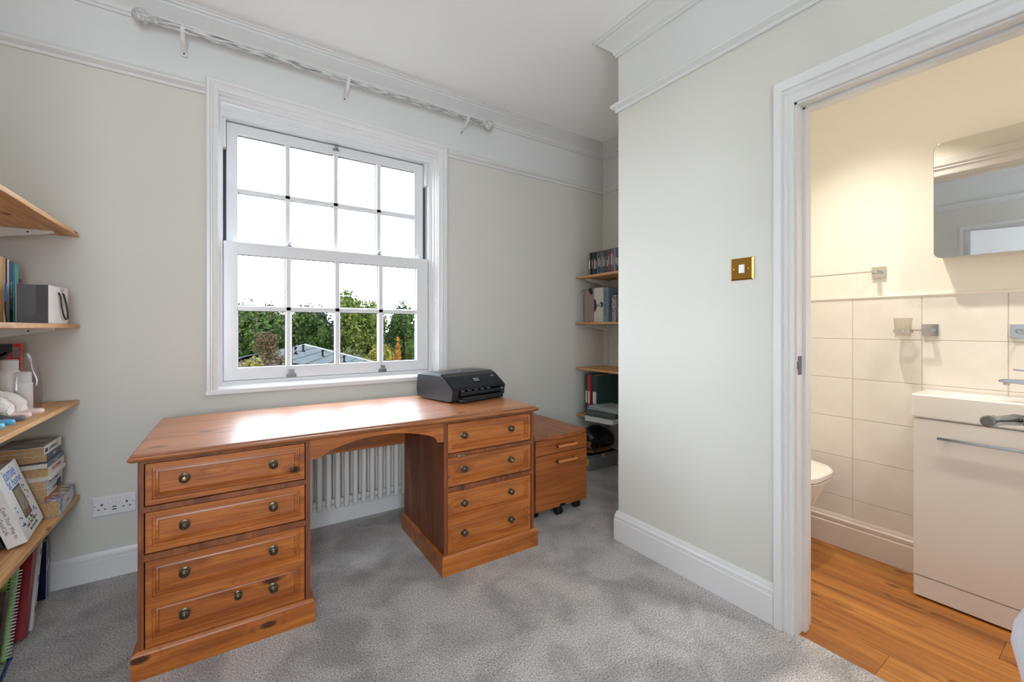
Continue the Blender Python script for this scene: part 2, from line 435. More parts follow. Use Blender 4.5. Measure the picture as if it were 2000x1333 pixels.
# ------------------------------------------------------------------ sash window
win = thing('window_1', None, None, (0.58, YW, 0.84), kind='structure')
mpw = lambda x, z, d: (x, YW - d, z)
mb = MB()
mb.frame([(-.096, .850), (-.096, 2.490), (1.276, 2.444), (1.276, .850)], [(-.042, .850), (-.042, 2.432), (1.209, 2.392), (1.209, .850)],
         [(0, -.003), (0, .020), (.10, .026), (.34, .026), (.42, .019), (.50, .019), (.60, .024), (.70, .019), (.92, .017), (1, .014), (1, -.02)], mpw, closed=False)
part('casing', mb, GLOSSW, win)
mb = MB()      # lining of the reveal
A = [(-.043, .856), (-.043, 2.434), (1.211, 2.394), (1.211, .856)]; B = [(-.030, .872), (-.030, 2.388), (1.176, 2.352), (1.176, .872)]
mb.frame(A, B, [(0, .014), (0, -.002), (.25, -.004), (.3, -.026), (.6, -.028), (.65, -.05), (1, -.054), (1, -.10), (0, -.12)], mpw)
part('lining', mb, GLOSSW, win)
mb = MB()
mb.prism([(YW - .026, .826), (YW - .026, .848), (YW - .018, .856), (YW + .06, .868), (YW + .06, .83)], 'x', -.096, 1.276, 0.0015)
part('sill', mb, GLOSSW, win)
mb = MB()      # box frame the sashes run in
mb.frame([(-.034, .86), (-.034, 2.40), (1.180, 2.37), (1.180, .86)], [(-.0235, .885), (-.0235, 2.331), (1.1665, 2.331), (1.1665, .885)],
         [(0, -.052), (.45, -.052), (.5, -.056), (1, -.058), (1, -.13), (0, -.13)], mpw)
mb.box(-.05, 1.22, YW + .15, 2.915, .80, .885); mb.box(-.05, 1.22, YW + .155, 2.915, 2.335, 2.45)
mb.box(-.05, -.022, YW + .10, 2.915, .80, 2.45); mb.box(1.170, 1.22, YW + .10, 2.915, .80, 2.45)
part('box_frame', mb, UPVC, win)
mb = MB(); mb.box(-.024, -.006, YW + .128, YW + .134, .80, 2.34); mb.box(1.144, 1.168, YW + .128, YW + .134, .80, 2.34); mb.box(-.024, 1.168, YW + .128, YW + .134, 2.322, 2.34)
part('side_channel', mb, DARKGAP, win)
mb = MB(); mb.box(-.0235, -.009, YW + .066, YW + .126, 2.17, 2.331, .002); mb.box(1.147, 1.1665, YW + .066, YW + .126, 2.17, 2.331, .002)
part('travel_block', mb, UPVC, win)

GX = [(.047, .280), (.314, .549), (.585, .819), (.855, 1.081)]
def sash(name, y0, y1, x0, x1, z0, z1, rows):
    mb = MB(); gz0, gz1 = rows[0][0], rows[-1][1]
    gx0, gx1 = GX[0][0], GX[-1][1]
    mb.box(x0, gx0, y0, y1, z0, z1, .005); mb.box(gx1, x1, y0, y1, z0, z1, .005)
    mb.box(gx0 - .004, gx1 + .004, y0 + .0005, y1, z0, gz0, .005); mb.box(gx0 - .004, gx1 + .004, y0 + .0005, y1, gz1, z1, .005)
    s = part(name, mb, UPVC, win)
    ym = (y0 + y1) / 2
    def bar(a0, a1, c0, c1, vertical):
        mb = MB()
        if vertical: mb.prism([(a0, ym - .006), (a0 + .006, y0 + .004), (a1 - .006, y0 + .004), (a1, ym - .006), (a1, ym + .012), (a0, ym + .012)], 'z', c0, c1)
        else: mb.prism([(ym - .006, c0), (y0 + .004, c0 + .006), (y0 + .004, c1 - .006), (ym - .006, c1), (ym + .012, c1), (ym + .012, c0)], 'x', a0, a1)
        part('glazing_bar', mb, UPVC, s)
    for k in range(3): bar(GX[k][1], GX[k + 1][0], gz0 - .004, gz1 + .004, True)
    bar(gx0 - .004, gx1 + .004, rows[0][1], rows[1][0], False)
    for gx in GX:
        for r in rows:
            mb = MB(); mb.box(gx[0] - .004, gx[1] + .004, ym - .003, ym + .003, r[0] - .004, r[1] + .004)
            part('pane', mb, GLASS, s)
    mb = MB()
    for gx in GX:
        for r in rows:
            mb.frame([(gx[0], r[0]), (gx[1], r[0]), (gx[1], r[1]), (gx[0], r[1])], [(gx[0] + .0035, r[0] + .0035), (gx[1] - .0035, r[0] + .0035), (gx[1] - .0035, r[1] - .0035), (gx[0] + .0035, r[1] - .0035)],
                     [(0, 0), (1, 0)], lambda x, z, d: (x, ym - .0035, z))
    part('glazing_seal', mb, SEAL, s)
    return s
lower = sash('lower_sash', YW + .062, YW + .105, -.021, 1.1645, .886, 1.656, [(.957, 1.273), (1.304, 1.586)])
upper = sash('upper_sash', YW + .108, YW + .150, -.008, 1.146, 1.600, 2.326, [(1.640, 1.940), (1.970, 2.266)])
def sash_lift(x, z):
    mb = MB(); y = YW + .062
    mb.box(x - .026, x + .026, y - .005, y + .001, z - .020, z + .004, .0015)
    mb.prism([(y, z + .002), (y - .016, z + .004), (y - .018, z + .010), (y - .010, z + .030), (y - .006, z + .030), (y - .012, z + .010), (y, z + .008)], 'x', x - .014, x + .014, .001)
    part('sash_lift', mb, SATIN, lower)
sash_lift(.310, .905); sash_lift(.845, .905)
def fastener(x):
    mb = MB(); z = 1.656; y = YW + .075
    mb.box(x - .028, x + .028, y, y + .024, z, z + .004, .001); mb.box(x - .012, x + .014, y + .003, y + .02, z + .003, z + .012, .002)
    mb.tube([(x, y + .012, z + .008), (x - .004, y + .006, z + .018), (x + .006, y - .002, z + .022), (x + .016, y, z + .018)], [.006, .006, .005, .003], 8)
    part('sash_fastener', mb, SATIN, lower)
fastener(.302); fastener(.828)
mb = MB(); mb.box(.546, .586, YW + .100, YW + .11, 2.292, 2.304, .002); mb.box(.558, .574, YW + .088, YW + .104, 2.300, 2.326, .003); part('head_catch', mb, SATIN, upper)
for x in (.018, 1.108):
    mb = MB(); mb.box(x - .01, x + .012, YW + .10, YW + .11, 1.662, 1.682, .002); mb.box(x - .004, x + .004, YW + .095, YW + .104, 1.666, 1.690, .002); part('travel_stop', mb, UPVC, upper)

# ------------------------------------------------------------------ doorway and bathroom door
door = thing('door_1', None, None, (XR, (DY0 + DY1) / 2, 0), kind='structure')
mpr = lambda y, z, d: (XR - d, y, z)
ARCH = [(0, -.002), (0, .020), (.04, .024), (.42, .024), (.46, .017), (.52, .016), (.60, .021), (.68, .015), (.76, .012), (.94, .012), (1, .009), (1, -.002)]
mb = MB(); mb.frame([(.826, 0), (.826, 2.137), (-.009, 2.137), (-.009, 0)], [(.758, 0), (.758, 2.042), (.060, 2.042), (.060, 0)], ARCH, mpr, closed=False)
part('architrave', mb, GLOSSW, door)
mb = MB(); mb.frame([(.826, 0), (.826, 2.137), (-.009, 2.137), (-.009, 0)], [(.758, 0), (.758, 2.042), (.060, 2.042), (.060, 0)], ARCH, lambda y, z, d: (1.93 + d, y, z), closed=False)
part('architrave', mb, GLOSSW, door)
mb = MB()
mb.box(XR, 1.93, .750, DY1 + .004, 0, 2.05); mb.box(XR, 1.93, DY0 - .004, .066, 0, 2.05); mb.box(XR, 1.93, DY0, DY1, 2.034, 2.05)
part('lining', mb, GLOSSW, door)
mb = MB()
mb.box(XR + .045, XR + .075, .738, .752, 0, 2.034, .002); mb.box(XR + .045, XR + .075, .064, .078, 0, 2.034, .002); mb.box(XR + .045, XR + .075, .07, .75, 2.022, 2.036, .002)
part('door_stop', mb, GLOSSW, door)
mb = MB(); mb.box(XR + .008, XR + .034, .7475, .7505, .998, 1.070, .001); mb.box(XR + .002, XR + .012, .746, .7505, 1.018, 1.050, .001); mb.box(XR + .014, XR + .028, .7470, .7480, 1.020, 1.048)
part('strike_plate', mb, mat('steel_strike', S(120, 120, 122), .35, .9), door)
# leaf stands open into the room, just beyond the frame; only its lever shows
mb = MB()
mb.box(1.085, 1.798, .045, .083, .008, 2.028, .003)
leaf = part('leaf', mb, GLOSSW, door)
mb = MB()
for x0, x1, z0, z1 in ((1.18, 1.40, .25, .85), (1.48, 1.70, .25, .85), (1.18, 1.40, 1.12, 1.90), (1.48, 1.70, 1.12, 1.90)):
    mb.panel((x0, x1, z0, z1), [(0, .001), (.012, .006), (.024, .001), (.04, .001), (.055, .005), (.06, .005)], lambda x, z, d: (x, .083 + d, z))
part('leaf_panel', mb, GLOSSW, leaf)
mb = MB(); zl = 1.015
mb.lathe([(.026, 0), (.026, .005), (.022, .008), (.010, .010), (.009, .046)], 18, basis((1, 0, 0), (0, 0, -1), (0, 1, 0), (1.172, .083, zl)))
mb.tube([(1.172, .126, zl), (1.168, .134, zl), (1.158, .139, zl), (1.12, .147, zl + .002), (1.100, .150, zl + .004)], [.009, .0105, .0095, .008, .0075], 12)
mb.tube([(1.102, .1497, zl + .004), (1.098, .1502, zl + .004), (1.070, .1530, zl + .006), (1.067, .1535, zl + .006)], [.0075, .0100, .0100, .008], 12)
part('lever_handle', mb, mat('nickel', S(150, 148, 138), .16, 1.0), leaf)
# a second panelled door, half open at the wall facing the bathroom; the mirror shows it
d2 = thing('door_2', None, None, (-.88, .26, 0), kind='structure')
a = math.atan2(-.60 + .88, .96 - .26)
mb = MB(); M = Matrix.Translation((-.88, .26, 0)) @ Matrix.Rotation(-a, 4, 'Z')
mb.box(-.02, .02, 0, .755, .01, 2.10, .003, M=M)
for y0, y1, z0, z1 in ((.09, .34, .2, .9), (.42, .67, .2, .9), (.09, .34, 1.12, 1.96), (.42, .67, 1.12, 1.96)):
    t = MB(); t.panel((y0, y1, z0, z1), [(0, .001), (.01, -.006), (.03, -.006), (.05, .002), (.06, .002)], lambda y, z, d: (.02 + d, y, z))
    me = bpy.data.meshes.new('t'); t.bm.to_mesh(me); t.bm.free(); me.transform(M); mb.bm.from_mesh(me); bpy.data.meshes.remove(me)
part('leaf', mb, GLOSSW, d2)
mb = MB(); mb.frame([(1.08, 0), (1.08, 2.20), (.18, 2.20), (.18, 0)], [(1.01, 0), (1.01, 2.12), (.25, 2.12), (.25, 0)], ARCH, lambda y, z, d: (XL + d, y, z), closed=False)
part('architrave', mb, GLOSSW, d2)
mb = MB(); mb.box(XL - .05, XL + .004, .25, 1.01, 0, 2.12); part('lobby_panel', mb, WALL, d2)

# ------------------------------------------------------------------ bathroom shell
XB = 2.755
mb = MB(); mb.box(XB, XB + .05, -.35, YC - .1, -.05, 2.5); struct('wall_bathroom', mb, CREAM)
mb = MB(); mb.box(1.91, XB, YC - .115, YC - .1, -.05, 2.5); struct('wall_bathroom_end', mb, CREAM)
mb = MB(); mb.box(1.91, XB, -.40, -.35, -.05, 2.5); struct('wall_bathroom_near', mb, CREAM)
mb = MB()
mb.box(1.91, 1.93, DY1 + .002, YC - .115, -.05, 2.5); mb.box(1.91, 1.93, -.35, DY0 - .002, -.05, 2.5); mb.box(1.91, 1.93, DY0 - .002, DY1 + .002, 2.052, 2.5)
struct('wall_bathroom_door', mb, CREAM)
mb = MB(); mb.box(1.91, XB + .05, -.40, YC - .1, 2.5, 2.56); struct('ceiling_bathroom', mb, CEIL)
FT = wood('vinyl_oak', S(194, 133, 66), S(174, 112, 50), S(134, 80, 34), 1, .42, knot=S(110, 62, 28), gs=.45)
mb = MB(); mb.box(1.825, XB + .02, -.36, YC - .1, -.06, -.004); bf = struct('floor_bathroom', mb, mat('subfloor', S(80, 50, 28), .8))
wpl = .152; x = 1.826; k = 0
JY = [.52, -.12, .98, .30, 1.22, .12, .8]
while x < XB - .01:
    x1 = min(x + wpl, XB)
    ys = [-.35] + sorted(v for v in (JY[k] - 1.22, JY[k], JY[k] + 1.22) if -.3 < v < 1.5) + [1.53]
    for y0, y1 in zip(ys, ys[1:]):
        mb = MB(); mb.box(x + .0004, x1 - .0004, y0 + .0004, y1 - .0004, -.004, 0, .0006, 1); part('plank', mb, FT, bf)
    x = x1; k += 1
# wall tiles, each a piece of its own, grout recessed between them
TW, TH, TT = .270, .2112, .007
zt = [1.330, 1.119, .908, .697, .485, .268, .150]
bw = bpy.data.objects['wall_bathroom']
mb = MB(); mb.box(XB - .0052, XB + .001, -.35, YC - .116, .10, 1.332); part('grout', mb, GROUT, bw)
ye = [-.35, -.205, .065, .334, .604, .875, 1.146, 1.416, YC - .116]
cache = {}
for za, zb in zip(zt[1:], zt):
    for ya, yb in zip(ye, ye[1:]):
        w, h = round(yb - ya, 4), round(zb - za, 4)
        if (w, h) not in cache:
            mb = MB(); mb.box(-TT, 0, .0014, w - .0014, .0014, h - .0014, .0012, 1); cache[w, h] = mb.mesh('tile', TILE)
        o = link('tile', cache[w, h], bw); o.location = (XB - .0005, ya, za)
mb = MB(); mb.prism([(XB, 1.326), (XB - .010, 1.328), (XB - .014, 1.334), (XB - .012, 1.341), (XB, 1.343)], 'y', -.35, YC - .116); struct('trim_12', mb, mat('white_tile_trim', S(240, 234, 224), .25))
sweep(['baseboard_bathroom'], [(XB, YC - .116), (XB, .585)], [(0, -.002), (.024, -.002), (.024, .118), (.019, .124), (.021, .130), (.021, .146), (.014, .152), (.013, .160), (.008, .170), (0, .172)], mat('bath_skirting', S(222, 214, 206), .35))
# downlights over the bathroom
def downlight(x, y, power, lab):
    t = thing('downlight', lab, 'downlight', (x, y, 2.5), group='recessed bathroom downlights')
    mb = MB(); mb.lathe([(.028, .0), (.042, .0), (.042, -.004), (.030, -.006), (.028, -.002)], 24, Matrix.Translation((x, y, 2.5))); part('bezel', mb, CHROME, t)
    mb = MB(); mb.lathe([(.027, -.001), (.027, -.003), (.0, -.0032)], 20, Matrix.Translation((x, y, 2.5))); part('lens', mb, mat('lamp_lens', S(255, 240, 215), .4, emit=((1, .84, .62, 1), 6)), t)
    l = bpy.data.lights.new('lamp', 'SPOT'); l.energy = power; l.color = (1.0, .90, .78); l.spot_size = math.radians(108); l.spot_blend = 1.0; l.shadow_soft_size = .022
    o = bpy.data.objects.new('lamp', l); COL.objects.link(o); o.location = (x, y, 2.488)
    o.parent = t; o.matrix_parent_inverse = PM[t.name]
downlight(2.24, .80, 60, 'recessed round ceiling downlight near the toilet end')
downlight(2.24, -.05, 52, 'recessed round ceiling downlight above the washbasin end')
# ------------------------------------------------------------------ pedestal desk
desk = thing('pedestal_desk', 'stained pine pedestal desk with eight panelled drawer fronts under the window', 'desk', (-.25, 1.885, 0), (0, 0, math.radians(-1.0)))
YF = 1.885
mb = MB()
prof = [(1.874, .728), (1.862, .731), (1.855, .738), (1.855, .744), (1.860, .748), (1.868, .757)]
# top with a moulded edge on three sides
outl = [(-.275, 2.555), (-.275, 1.853), (1.392, 1.853), (1.392, 2.555)]
rings = []
for ins, z in ((.022, .728), (.010, .731), (.002, .737), (0, .743), (.003, .748), (.010, .751), (.013, .757)):
    rings.append([(-.275 + ins, 2.555, z), (-.275 + ins, 1.853 + ins, z), (1.392 - ins, 1.853 + ins, z), (1.392 - ins, 2.555, z)])
mb.loft(rings)
part('desktop', mb, PTOP, desk)
mpd = lambda x, z, d: (x, YF + .003 - d, z)
STEPS = [(0, -.018), (0, -.001), (.001, 0), (.018, 0), (.0195, -.005), (.026, -.0045), (.0275, -.009), (.033, -.007), (.036, -.013), (.038, -.013)]
def knob(parent, x, z, worn=False, r=1.0):
    mb = MB()
    M = basis((1, 0, 0), (0, 0, 1), (0, -1, 0), (x, YF + .0155, z))
    mb.lathe([(.0165 * r, 0), (.0165 * r, .002), (.014 * r, .0035), (.0075, .005), (.006, .013), (.011, .015), (.0145 * r, .018), (.0150 * r, .021), (.0125, .0235), (.0115, .0225), (.0095, .0235), (.0085, .0245), (.0075, .0235)], 22, M)
    mb.mi = 1 if worn else 0
    mb.lathe([(.0076, .0232), (.0066, .0252), (.004, .0262), (.001, .0264)], 16, M)
    part('knob', mb, [ABRASS, ABRASS_L], parent)
def pedestal(x0, x1, d0, d1, kx, lock, worn):
    mb = MB()
    zt, zb = .728, .075
    zs = [(.574, .716), (.412, .550), (.092, .384)]
    mb.box(x0, d0 - .003, YF, YF + .022, zb, zt); mb.box(d1 + .003, x1, YF, YF + .022, zb, zt)
    for z0, z1 in ((.719, zt), (.553, .571), (.387, .409), (zb, .089)): mb.box(d0 - .003, d1 + .003, YF, YF + .022, z0, z1)
    mb.box(x0, x0 + .016, YF + .022, 2.462, zb, zt); mb.box(x1 - .016, x1, YF + .022, 2.462, zb, zt); mb.box(x0 + .016, x1 - .016, 2.450, 2.462, zb, zt)
    mb.box(x0 + .016, x1 - .016, YF + .03, 2.45, .712, .728)
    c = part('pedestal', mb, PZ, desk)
    mb = MB()
    o = [(x0, 2.462), (x0, YF), (x1, YF), (x1, 2.462)]
    rr = []
    for w, z in ((.016, 0), (.016, .078), (.013, .085), (.005, .092), (-.004, .092), (-.004, 0)):
        rr.append([(x0 - w, 2.462, z), (x0 - w, YF - w, z), (x1 + w, YF - w, z), (x1 + w, 2.462, z)])
    n = 4; vs = [p for r in rr for p in r]; fs = []
    for k in range(6):
        for i in range(3): fs.append((k * 4 + i, k * 4 + i + 1, ((k + 1) % 6) * 4 + i + 1, ((k + 1) % 6) * 4 + i))
    fs += [(0, 4, 8, 12, 16, 20), (3, 7, 11, 15, 19, 23)]
    mb.raw(vs, fs)
    part('plinth', mb, PX, desk)
    for k, (z0, z1) in enumerate(zs):
        mb = MB()
        rects = [(z0, z1)] if k < 2 else [(z0, .241), (.241, z1)]
        for a, b in rects: mb.panel((d0, d1, a, b), STEPS, mpd)
        mb.box(d0 + .006, d1 - .006, YF + .02, 2.40, z0 + .006, z1 - .012)
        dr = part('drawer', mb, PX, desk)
        for j, (a, b) in enumerate(rects[::-1]):
            zk = (a + b) / 2 + .004
            for i, x in enumerate(kx):
                knob(dr, x, zk, worn=(k == worn[0] and i == worn[1] and j == 0))
            if lock and k == 2 and j == 1: knob(dr, lock, zk + .012, r=.82)
    return c
pedestal(-.252, .276, -.233, .256, (-.127, .147), .032, (0, 0))
pedestal(.856, 1.380, .877, 1.362, (.968, 1.240), None, (1, 1))
mb = MB()      # arched apron over the kneehole
pts = [(.276, .728), (.276, .645), (.312, .647)]
for i in range(0, 17):
    t = i / 16.0; x = .330 + (.812 - .330) * t; pts.append((x, .660 + .048 * math.sin(math.pi * t) ** .75))
pts += [(.826, .636), (.856, .633), (.856, .728)]
mb.prism(pts, 'y', YF + .004, YF + .022)
part('apron', mb, PX, desk)
mb = MB(); mb.box(.276, .856, 2.452, 2.462, .50, .728); part('back_rail', mb, PX, desk)
mb = MB()
mb.tube([(.925, YF - .004, .553), (.937, YF - .006, .557), (.950, YF - .006, .556), (.968, YF - .004, .552)], [.002, .006, .008, .002], 8, flat=.5)
mb.ball((.943, YF - .007, .5555), (.007, .004, .006), 10, 6); mb.ball((.957, YF - .006, .5545), (.008, .004, .006), 10, 6); mb.ball((.932, YF - .006, .5555), (.005, .003, .005), 10, 6)
part('ornament', mb, mat('pewter', S(150, 146, 136), .35, .9), desk)['label'] = 'small tarnished metal ornament on a drawer edge'

# ------------------------------------------------------------------ printer
PR = math.radians(13)
printer = thing('printer', 'black inkjet printer with a small grey screen, standing on the desktop', 'printer', (1.033, 2.103, .757))
printer.rotation_euler = (0, 0, PR)
PB = mat('printer_shell', S(38, 40, 44), .34, bump=(500, .02)); PBG = mat('printer_gloss', S(26, 28, 33), .16)
W = .415
side = [(.365, .010), (.372, .060), (.362, .136), (.352, .146), (.24, .150), (.142, .1490), (.110, .136), (.034, .080), (.026, .070), (.034, .014), (.060, .006), (.30, .006)]
mb = MB(); mb.prism(side, 'x', 0, .05, .004); mb.prism(side, 'x', W - .045, W, .004)
top = [(.365, .010), (.372, .060), (.362, .136), (.352, .146), (.24, .150), (.142, .1485), (.110, .135), (.040, .081), (.030, .074), (.038, .064), (.110, .062), (.110, .006), (.30, .006)]
mb.prism(top, 'x', .048, W - .043, .002); part('body', mb, PB, printer, local=True)
mb = MB(); mb.prism([(.358, .1465), (.356, .1515), (.24, .1560), (.140, .1540), (.134, .1485), (.24, .149)], 'x', .006, W - .006, .003); part('scanner_lid', mb, PB, printer, local=True)
mb = MB(); mb.prism([(.133, .1465), (.131, .1505), (.108, .1395), (.030, .0840), (.018, .0745), (.020, .069), (.05, .070), (.12, .128)], 'x', .010, W - .008, .0025); cp = part('control_panel', mb, PBG, printer, local=True)
sl = Vector((0, .078, .0555)).normalized(); nrm = Vector((0, -sl.z, sl.y))
o0 = Vector((.215, .072, .1139)) + nrm * .0012
mb = MB(); M = basis((1, 0, 0), sl, nrm, o0); mb.box(-.030, .030, -.019, .019, 0, .0008, M=M); part('screen_bezel', mb, mat('screen_bezel', S(14, 15, 18), .2), printer, local=True)
mb = MB(); mb.box(-.024, .018, -.014, .014, .0008, .0014, M=M); part('screen', mb, mat('screen_grey', S(104, 108, 110), .25), printer, local=True)
GREYT = mat('silver_print', S(176, 178, 182), .5); WHT = mat('white_print', S(232, 232, 232), .6)
text(printer, 'ENVY', .013, GREYT, basis((1, 0, 0), sl, nrm, Vector((.360, .086, .1239)) + nrm * .0012))
text(printer, 'hp', .017, WHT, basis((1, 0, 0), (0, 1, .03), (0, -.03, 1), (.20, .215, .1562)))
mb = MB(); mb.box(.055, W - .050, .018, .10, .036, .058, .003); mb.box(.07, W - .10, .016, .02, .046, .053, .001); part('output_tray', mb, PBG, printer, local=True)
mb = MB(); mb.box(.050, W - .047, -.004, .10, .002, .033, .005); mb.prism([(-.006, .012), (-.004, .020), (.004, .020), (.004, .012)], 'x', .16, .25, .001); part('paper_tray', mb, PBG, printer, local=True)
for i in range(5):
    mb = MB(); mb.box(.075 + i * .05, .100 + i * .05, .040, .046, .0595, .0635, .001); part('paper_guide', mb, mat('guide_grey', S(150, 150, 150), .4), printer, local=True)
mb = MB(); mb.box(W - .036, W - .014, .0285, .0295, .050, .068); st = part('sticker', mb, WHT, printer, local=True)
mb = MB(); mb.box(W - .031, W - .025, .0280, .0286, .056, .063); mb.box(W - .023, W - .019, .0280, .0286, .053, .058); part('sticker_print', mb, BLACKP, printer, local=True)
for i in range(4):
    mb = MB(); mb.box(.012 + i * .009, .017 + i * .009, .052 - i * .006, .060 - i * .006, .088 - i * .003, .094 - i * .003, .0015); part('hinge_rib', mb, PBG, printer, local=True)

# ------------------------------------------------------------------ mobile drawer unit
mu = thing('drawer_unit', 'cherry-coloured drawer unit on castors beside the desk', 'drawer unit', (1.74, 2.33, 0))
X0, X1, Y0, Y1 = 1.535, 1.950, 2.062, 2.60
mb = MB(); mb.box(X0 + .002, X0 + .02, Y0, Y1, .055, .496); mb.box(X1 - .02, X1 - .002, Y0, Y1, .055, .496); mb.box(X0 + .02, X1 - .02, Y1 - .016, Y1, .055, .496); mb.box(X0 + .02, X1 - .02, Y0 + .01, Y1 - .016, .055, .075)
part('carcass', mb, BEECHT, mu)
mb = MB(); pts = [(X0 - .004, Y1 + .004), (X0 - .004, Y0 - .010)]
for i in range(13):
    t = i / 12.0; pts.append((X0 + (X1 - X0) * t, Y0 - .014 - .030 * math.sin(math.pi * t)))
pts += [(X1 + .004, Y0 - .010), (X1 + .004, Y1 + .004)]
mb.prism(pts, 'z', .496, .519, .004); part('top', mb, BEECHT, mu)
def mdrawer(z0, z1):
    mb = MB(); mb.box(X0, X1, Y0 - .018, Y0 - .001, z0, z1, .0015); mb.box(X0 + .025, X1 - .025, Y0, Y1 - .05, z0 + .02, z1 - .02)
    d = part('drawer', mb, BEECH, mu)
    zh = z1 - .045; xa, xb = X0 + .150, X0 + .305
    mb = MB(); mb.tube([(xa, Y0 - .046, zh), (xa + .002, Y0 - .046, zh), (xb - .002, Y0 - .046, zh), (xb, Y0 - .046, zh)], [.007, .0085, .0085, .007], 12)
    part('handle_bar', mb, mat('handle_beech', S(206, 130, 72), .35), d)
    for x in (xa + .012, xb - .012):
        mb = MB(); mb.tube([(x, Y0 - .018, zh), (x, Y0 - .042, zh)], .0055, 8); part('handle_post', mb, BLACKP, d)
    mb = MB(); mb.tube([(xa - .008, Y0 - .046, zh), (xa, Y0 - .046, zh)], .0068, 12); part('handle_cap', mb, BLACKP, d)
mdrawer(.402, .492); mdrawer(.064, .398)
for x, y in ((1.575, 2.12), (1.905, 2.10), (1.575, 2.55), (1.905, 2.55), (1.735, 2.075)):
    mb = MB()
    for s in (-.012, .012): mb.lathe([(.008, -.009), (.024, -.008), (.026, -.004), (.026, .004), (.024, .008), (.008, .009)], 16, basis((0, 1, 0), (0, 0, 1), (1, 0, 0), (x + s, y, .026)))
    mb.box(x - .006, x + .006, y - .012, y + .020, .020, .052, .003); mb.box(x - .018, x + .018, y - .015, y + .02, .048, .056, .002)
    part('castor', mb, BLACKP, mu)
mb = MB(); mb.box(1.722, 1.764, Y0 - .024, Y0 - .0185, .062, .080, .001); part('label_slot', mb, BLACKP, mu)

# ------------------------------------------------------------------ column radiator under the window
rad = thing('column_radiator', 'white two-column radiator seen through the desk kneehole', 'radiator', (.60, 2.66, 0))
RADM = mat('radiator_enamel', S(222, 219, 214), .3)
mb = MB(); zb, zt2 = .125, .715
for y in (2.625, 2.690):
    mb.tube([(0, y, zb), (0, y, zb + .004), (0, y, zb + .014), (0, y, zb + .03), (0, y, zt2 - .03), (0, y, zt2 - .014), (0, y, zt2 - .004), (0, y, zt2)], [.003, .010, .0148, .0154, .0154, .0148, .010, .003], 14)
for z in (zb + .038, zt2 - .038):
    mb.tube([(0, 2.625, z), (0, 2.69, z)], .012, 10)
    mb.lathe([(.006, -.0247), (.016, -.0244), (.018, -.020), (.014, -.016), (.014, .016), (.018, .020), (.016, .0244), (.006, .0247)], 16, basis((0, 1, 0), (0, 0, 1), (1, 0, 0), (0, 2.652, z)))
sec = mb.mesh('section', RADM)
for i in range(22):
    o = link('section', sec, rad); o.location = (.0865 + i * .0495, 0, 0)
for x in (.36, .86):
    mb = MB(); mb.box(x - .008, x + .008, 2.70, 2.738, .60, .66, .002); part('wall_bracket', mb, RADM, rad)

# ------------------------------------------------------------------ curtain pole
pole = thing('curtain_pole', 'distressed white wooden curtain pole with ball finials over the window', 'curtain pole', (.6, 2.62, 2.62))
DIST = mat('distressed_white', S(222, 221, 219), .55, var=(45, S(222, 221, 219)), bump=(70, .4))
def distressed():
    m = bpy.data.materials.new('limed_wood'); m.use_nodes = True; nt = m.node_tree; N = nt.nodes.new; L = nt.links.new
    b = nt.nodes['Principled BSDF']; b.inputs['Roughness'].default_value = .6
    tc = N('ShaderNodeTexCoord'); mp = N('ShaderNodeMapping'); mp.inputs['Scale'].default_value = (14, 260, 260); L(tc.outputs['Object'], mp.inputs['Vector'])
    n = N('ShaderNodeTexNoise'); n.inputs['Scale'].default_value = 1; n.inputs['Detail'].default_value = 4; L(mp.outputs['Vector'], n.inputs['Vector'])
    r = N('ShaderNodeValToRGB'); r.color_ramp.elements[0].position = .38; r.color_ramp.elements[0].color = S(112, 110, 108); r.color_ramp.elements[1].position = .58; r.color_ramp.elements[1].color = S(222, 221, 219)
    L(n.outputs['Fac'], r.inputs['Fac']); L(r.outputs['Color'], b.inputs['Base Color']); return m
LIMED = distressed()
def rodp(x): return (x, 2.640, 2.648 - .012 * (x + .3) / 1.9)
mb = MB()
a, b_ = Vector(rodp(-.285)), Vector(rodp(1.51)); ring = []
for end in (a, b_):
    r = []
    for k in range(36):
        an = 2 * math.pi * k / 36; rr = .0150 + (.0012 if k % 3 else -.0012)
        r.append((end.x, end.y + rr * math.cos(an), end.z + rr * math.sin(an)))
    ring.append(r)
mb.loft(ring); part('rod', mb, LIMED, pole)
for x, s in ((-.285, -1), (1.51, 1)):
    mb = MB(); p = rodp(x)
    mb.lathe([(.017, -.006), (.019, -.004), (.019, .006), (.014, .010), (.013, .016), (.018, .022), (.027, .032), (.033, .046), (.034, .058), (.030, .072), (.020, .084), (.006, .090)], 22, basis((0, 1, 0), (0, 0, 1), (s, 0, 0), p))
    part('finial', mb, mat('limed_finial', S(216, 215, 213), .6, var=(85, S(160, 158, 156)), bump=(80, .6)), pole)
for x in (-.185, .592, 1.388):
    p = rodp(x); mb = MB()
    mb.box(x - .014, x + .014, 2.728, 2.741, 2.560, 2.640, .003)
    mb.prism([(2.73, 2.575), (2.73, 2.600), (2.665, 2.640), (2.655, p[2] + .002), (2.622, p[2] + .002), (2.616, p[2] - .012), (2.630, p[2] - .024), (2.655, 2.600)], 'x', x - .009, x + .009, .002)
    mb.tube([(x, p[1] + .019 * math.cos(t), p[2] + .019 * math.sin(t)) for t in [i * math.pi / 8 for i in range(16)]], .006, 6, closed=True)
    br = part('bracket', mb, DIST, pole)
    mb = MB(); mb.lathe([(.004, 0), (.004, .002), (.001, .003)], 10, basis((1, 0, 0), (0, 0, 1), (0, -1, 0), (x, 2.728, 2.572))); part('screw', mb, mat('dark_screw', S(60, 58, 56), .4, .8), br)

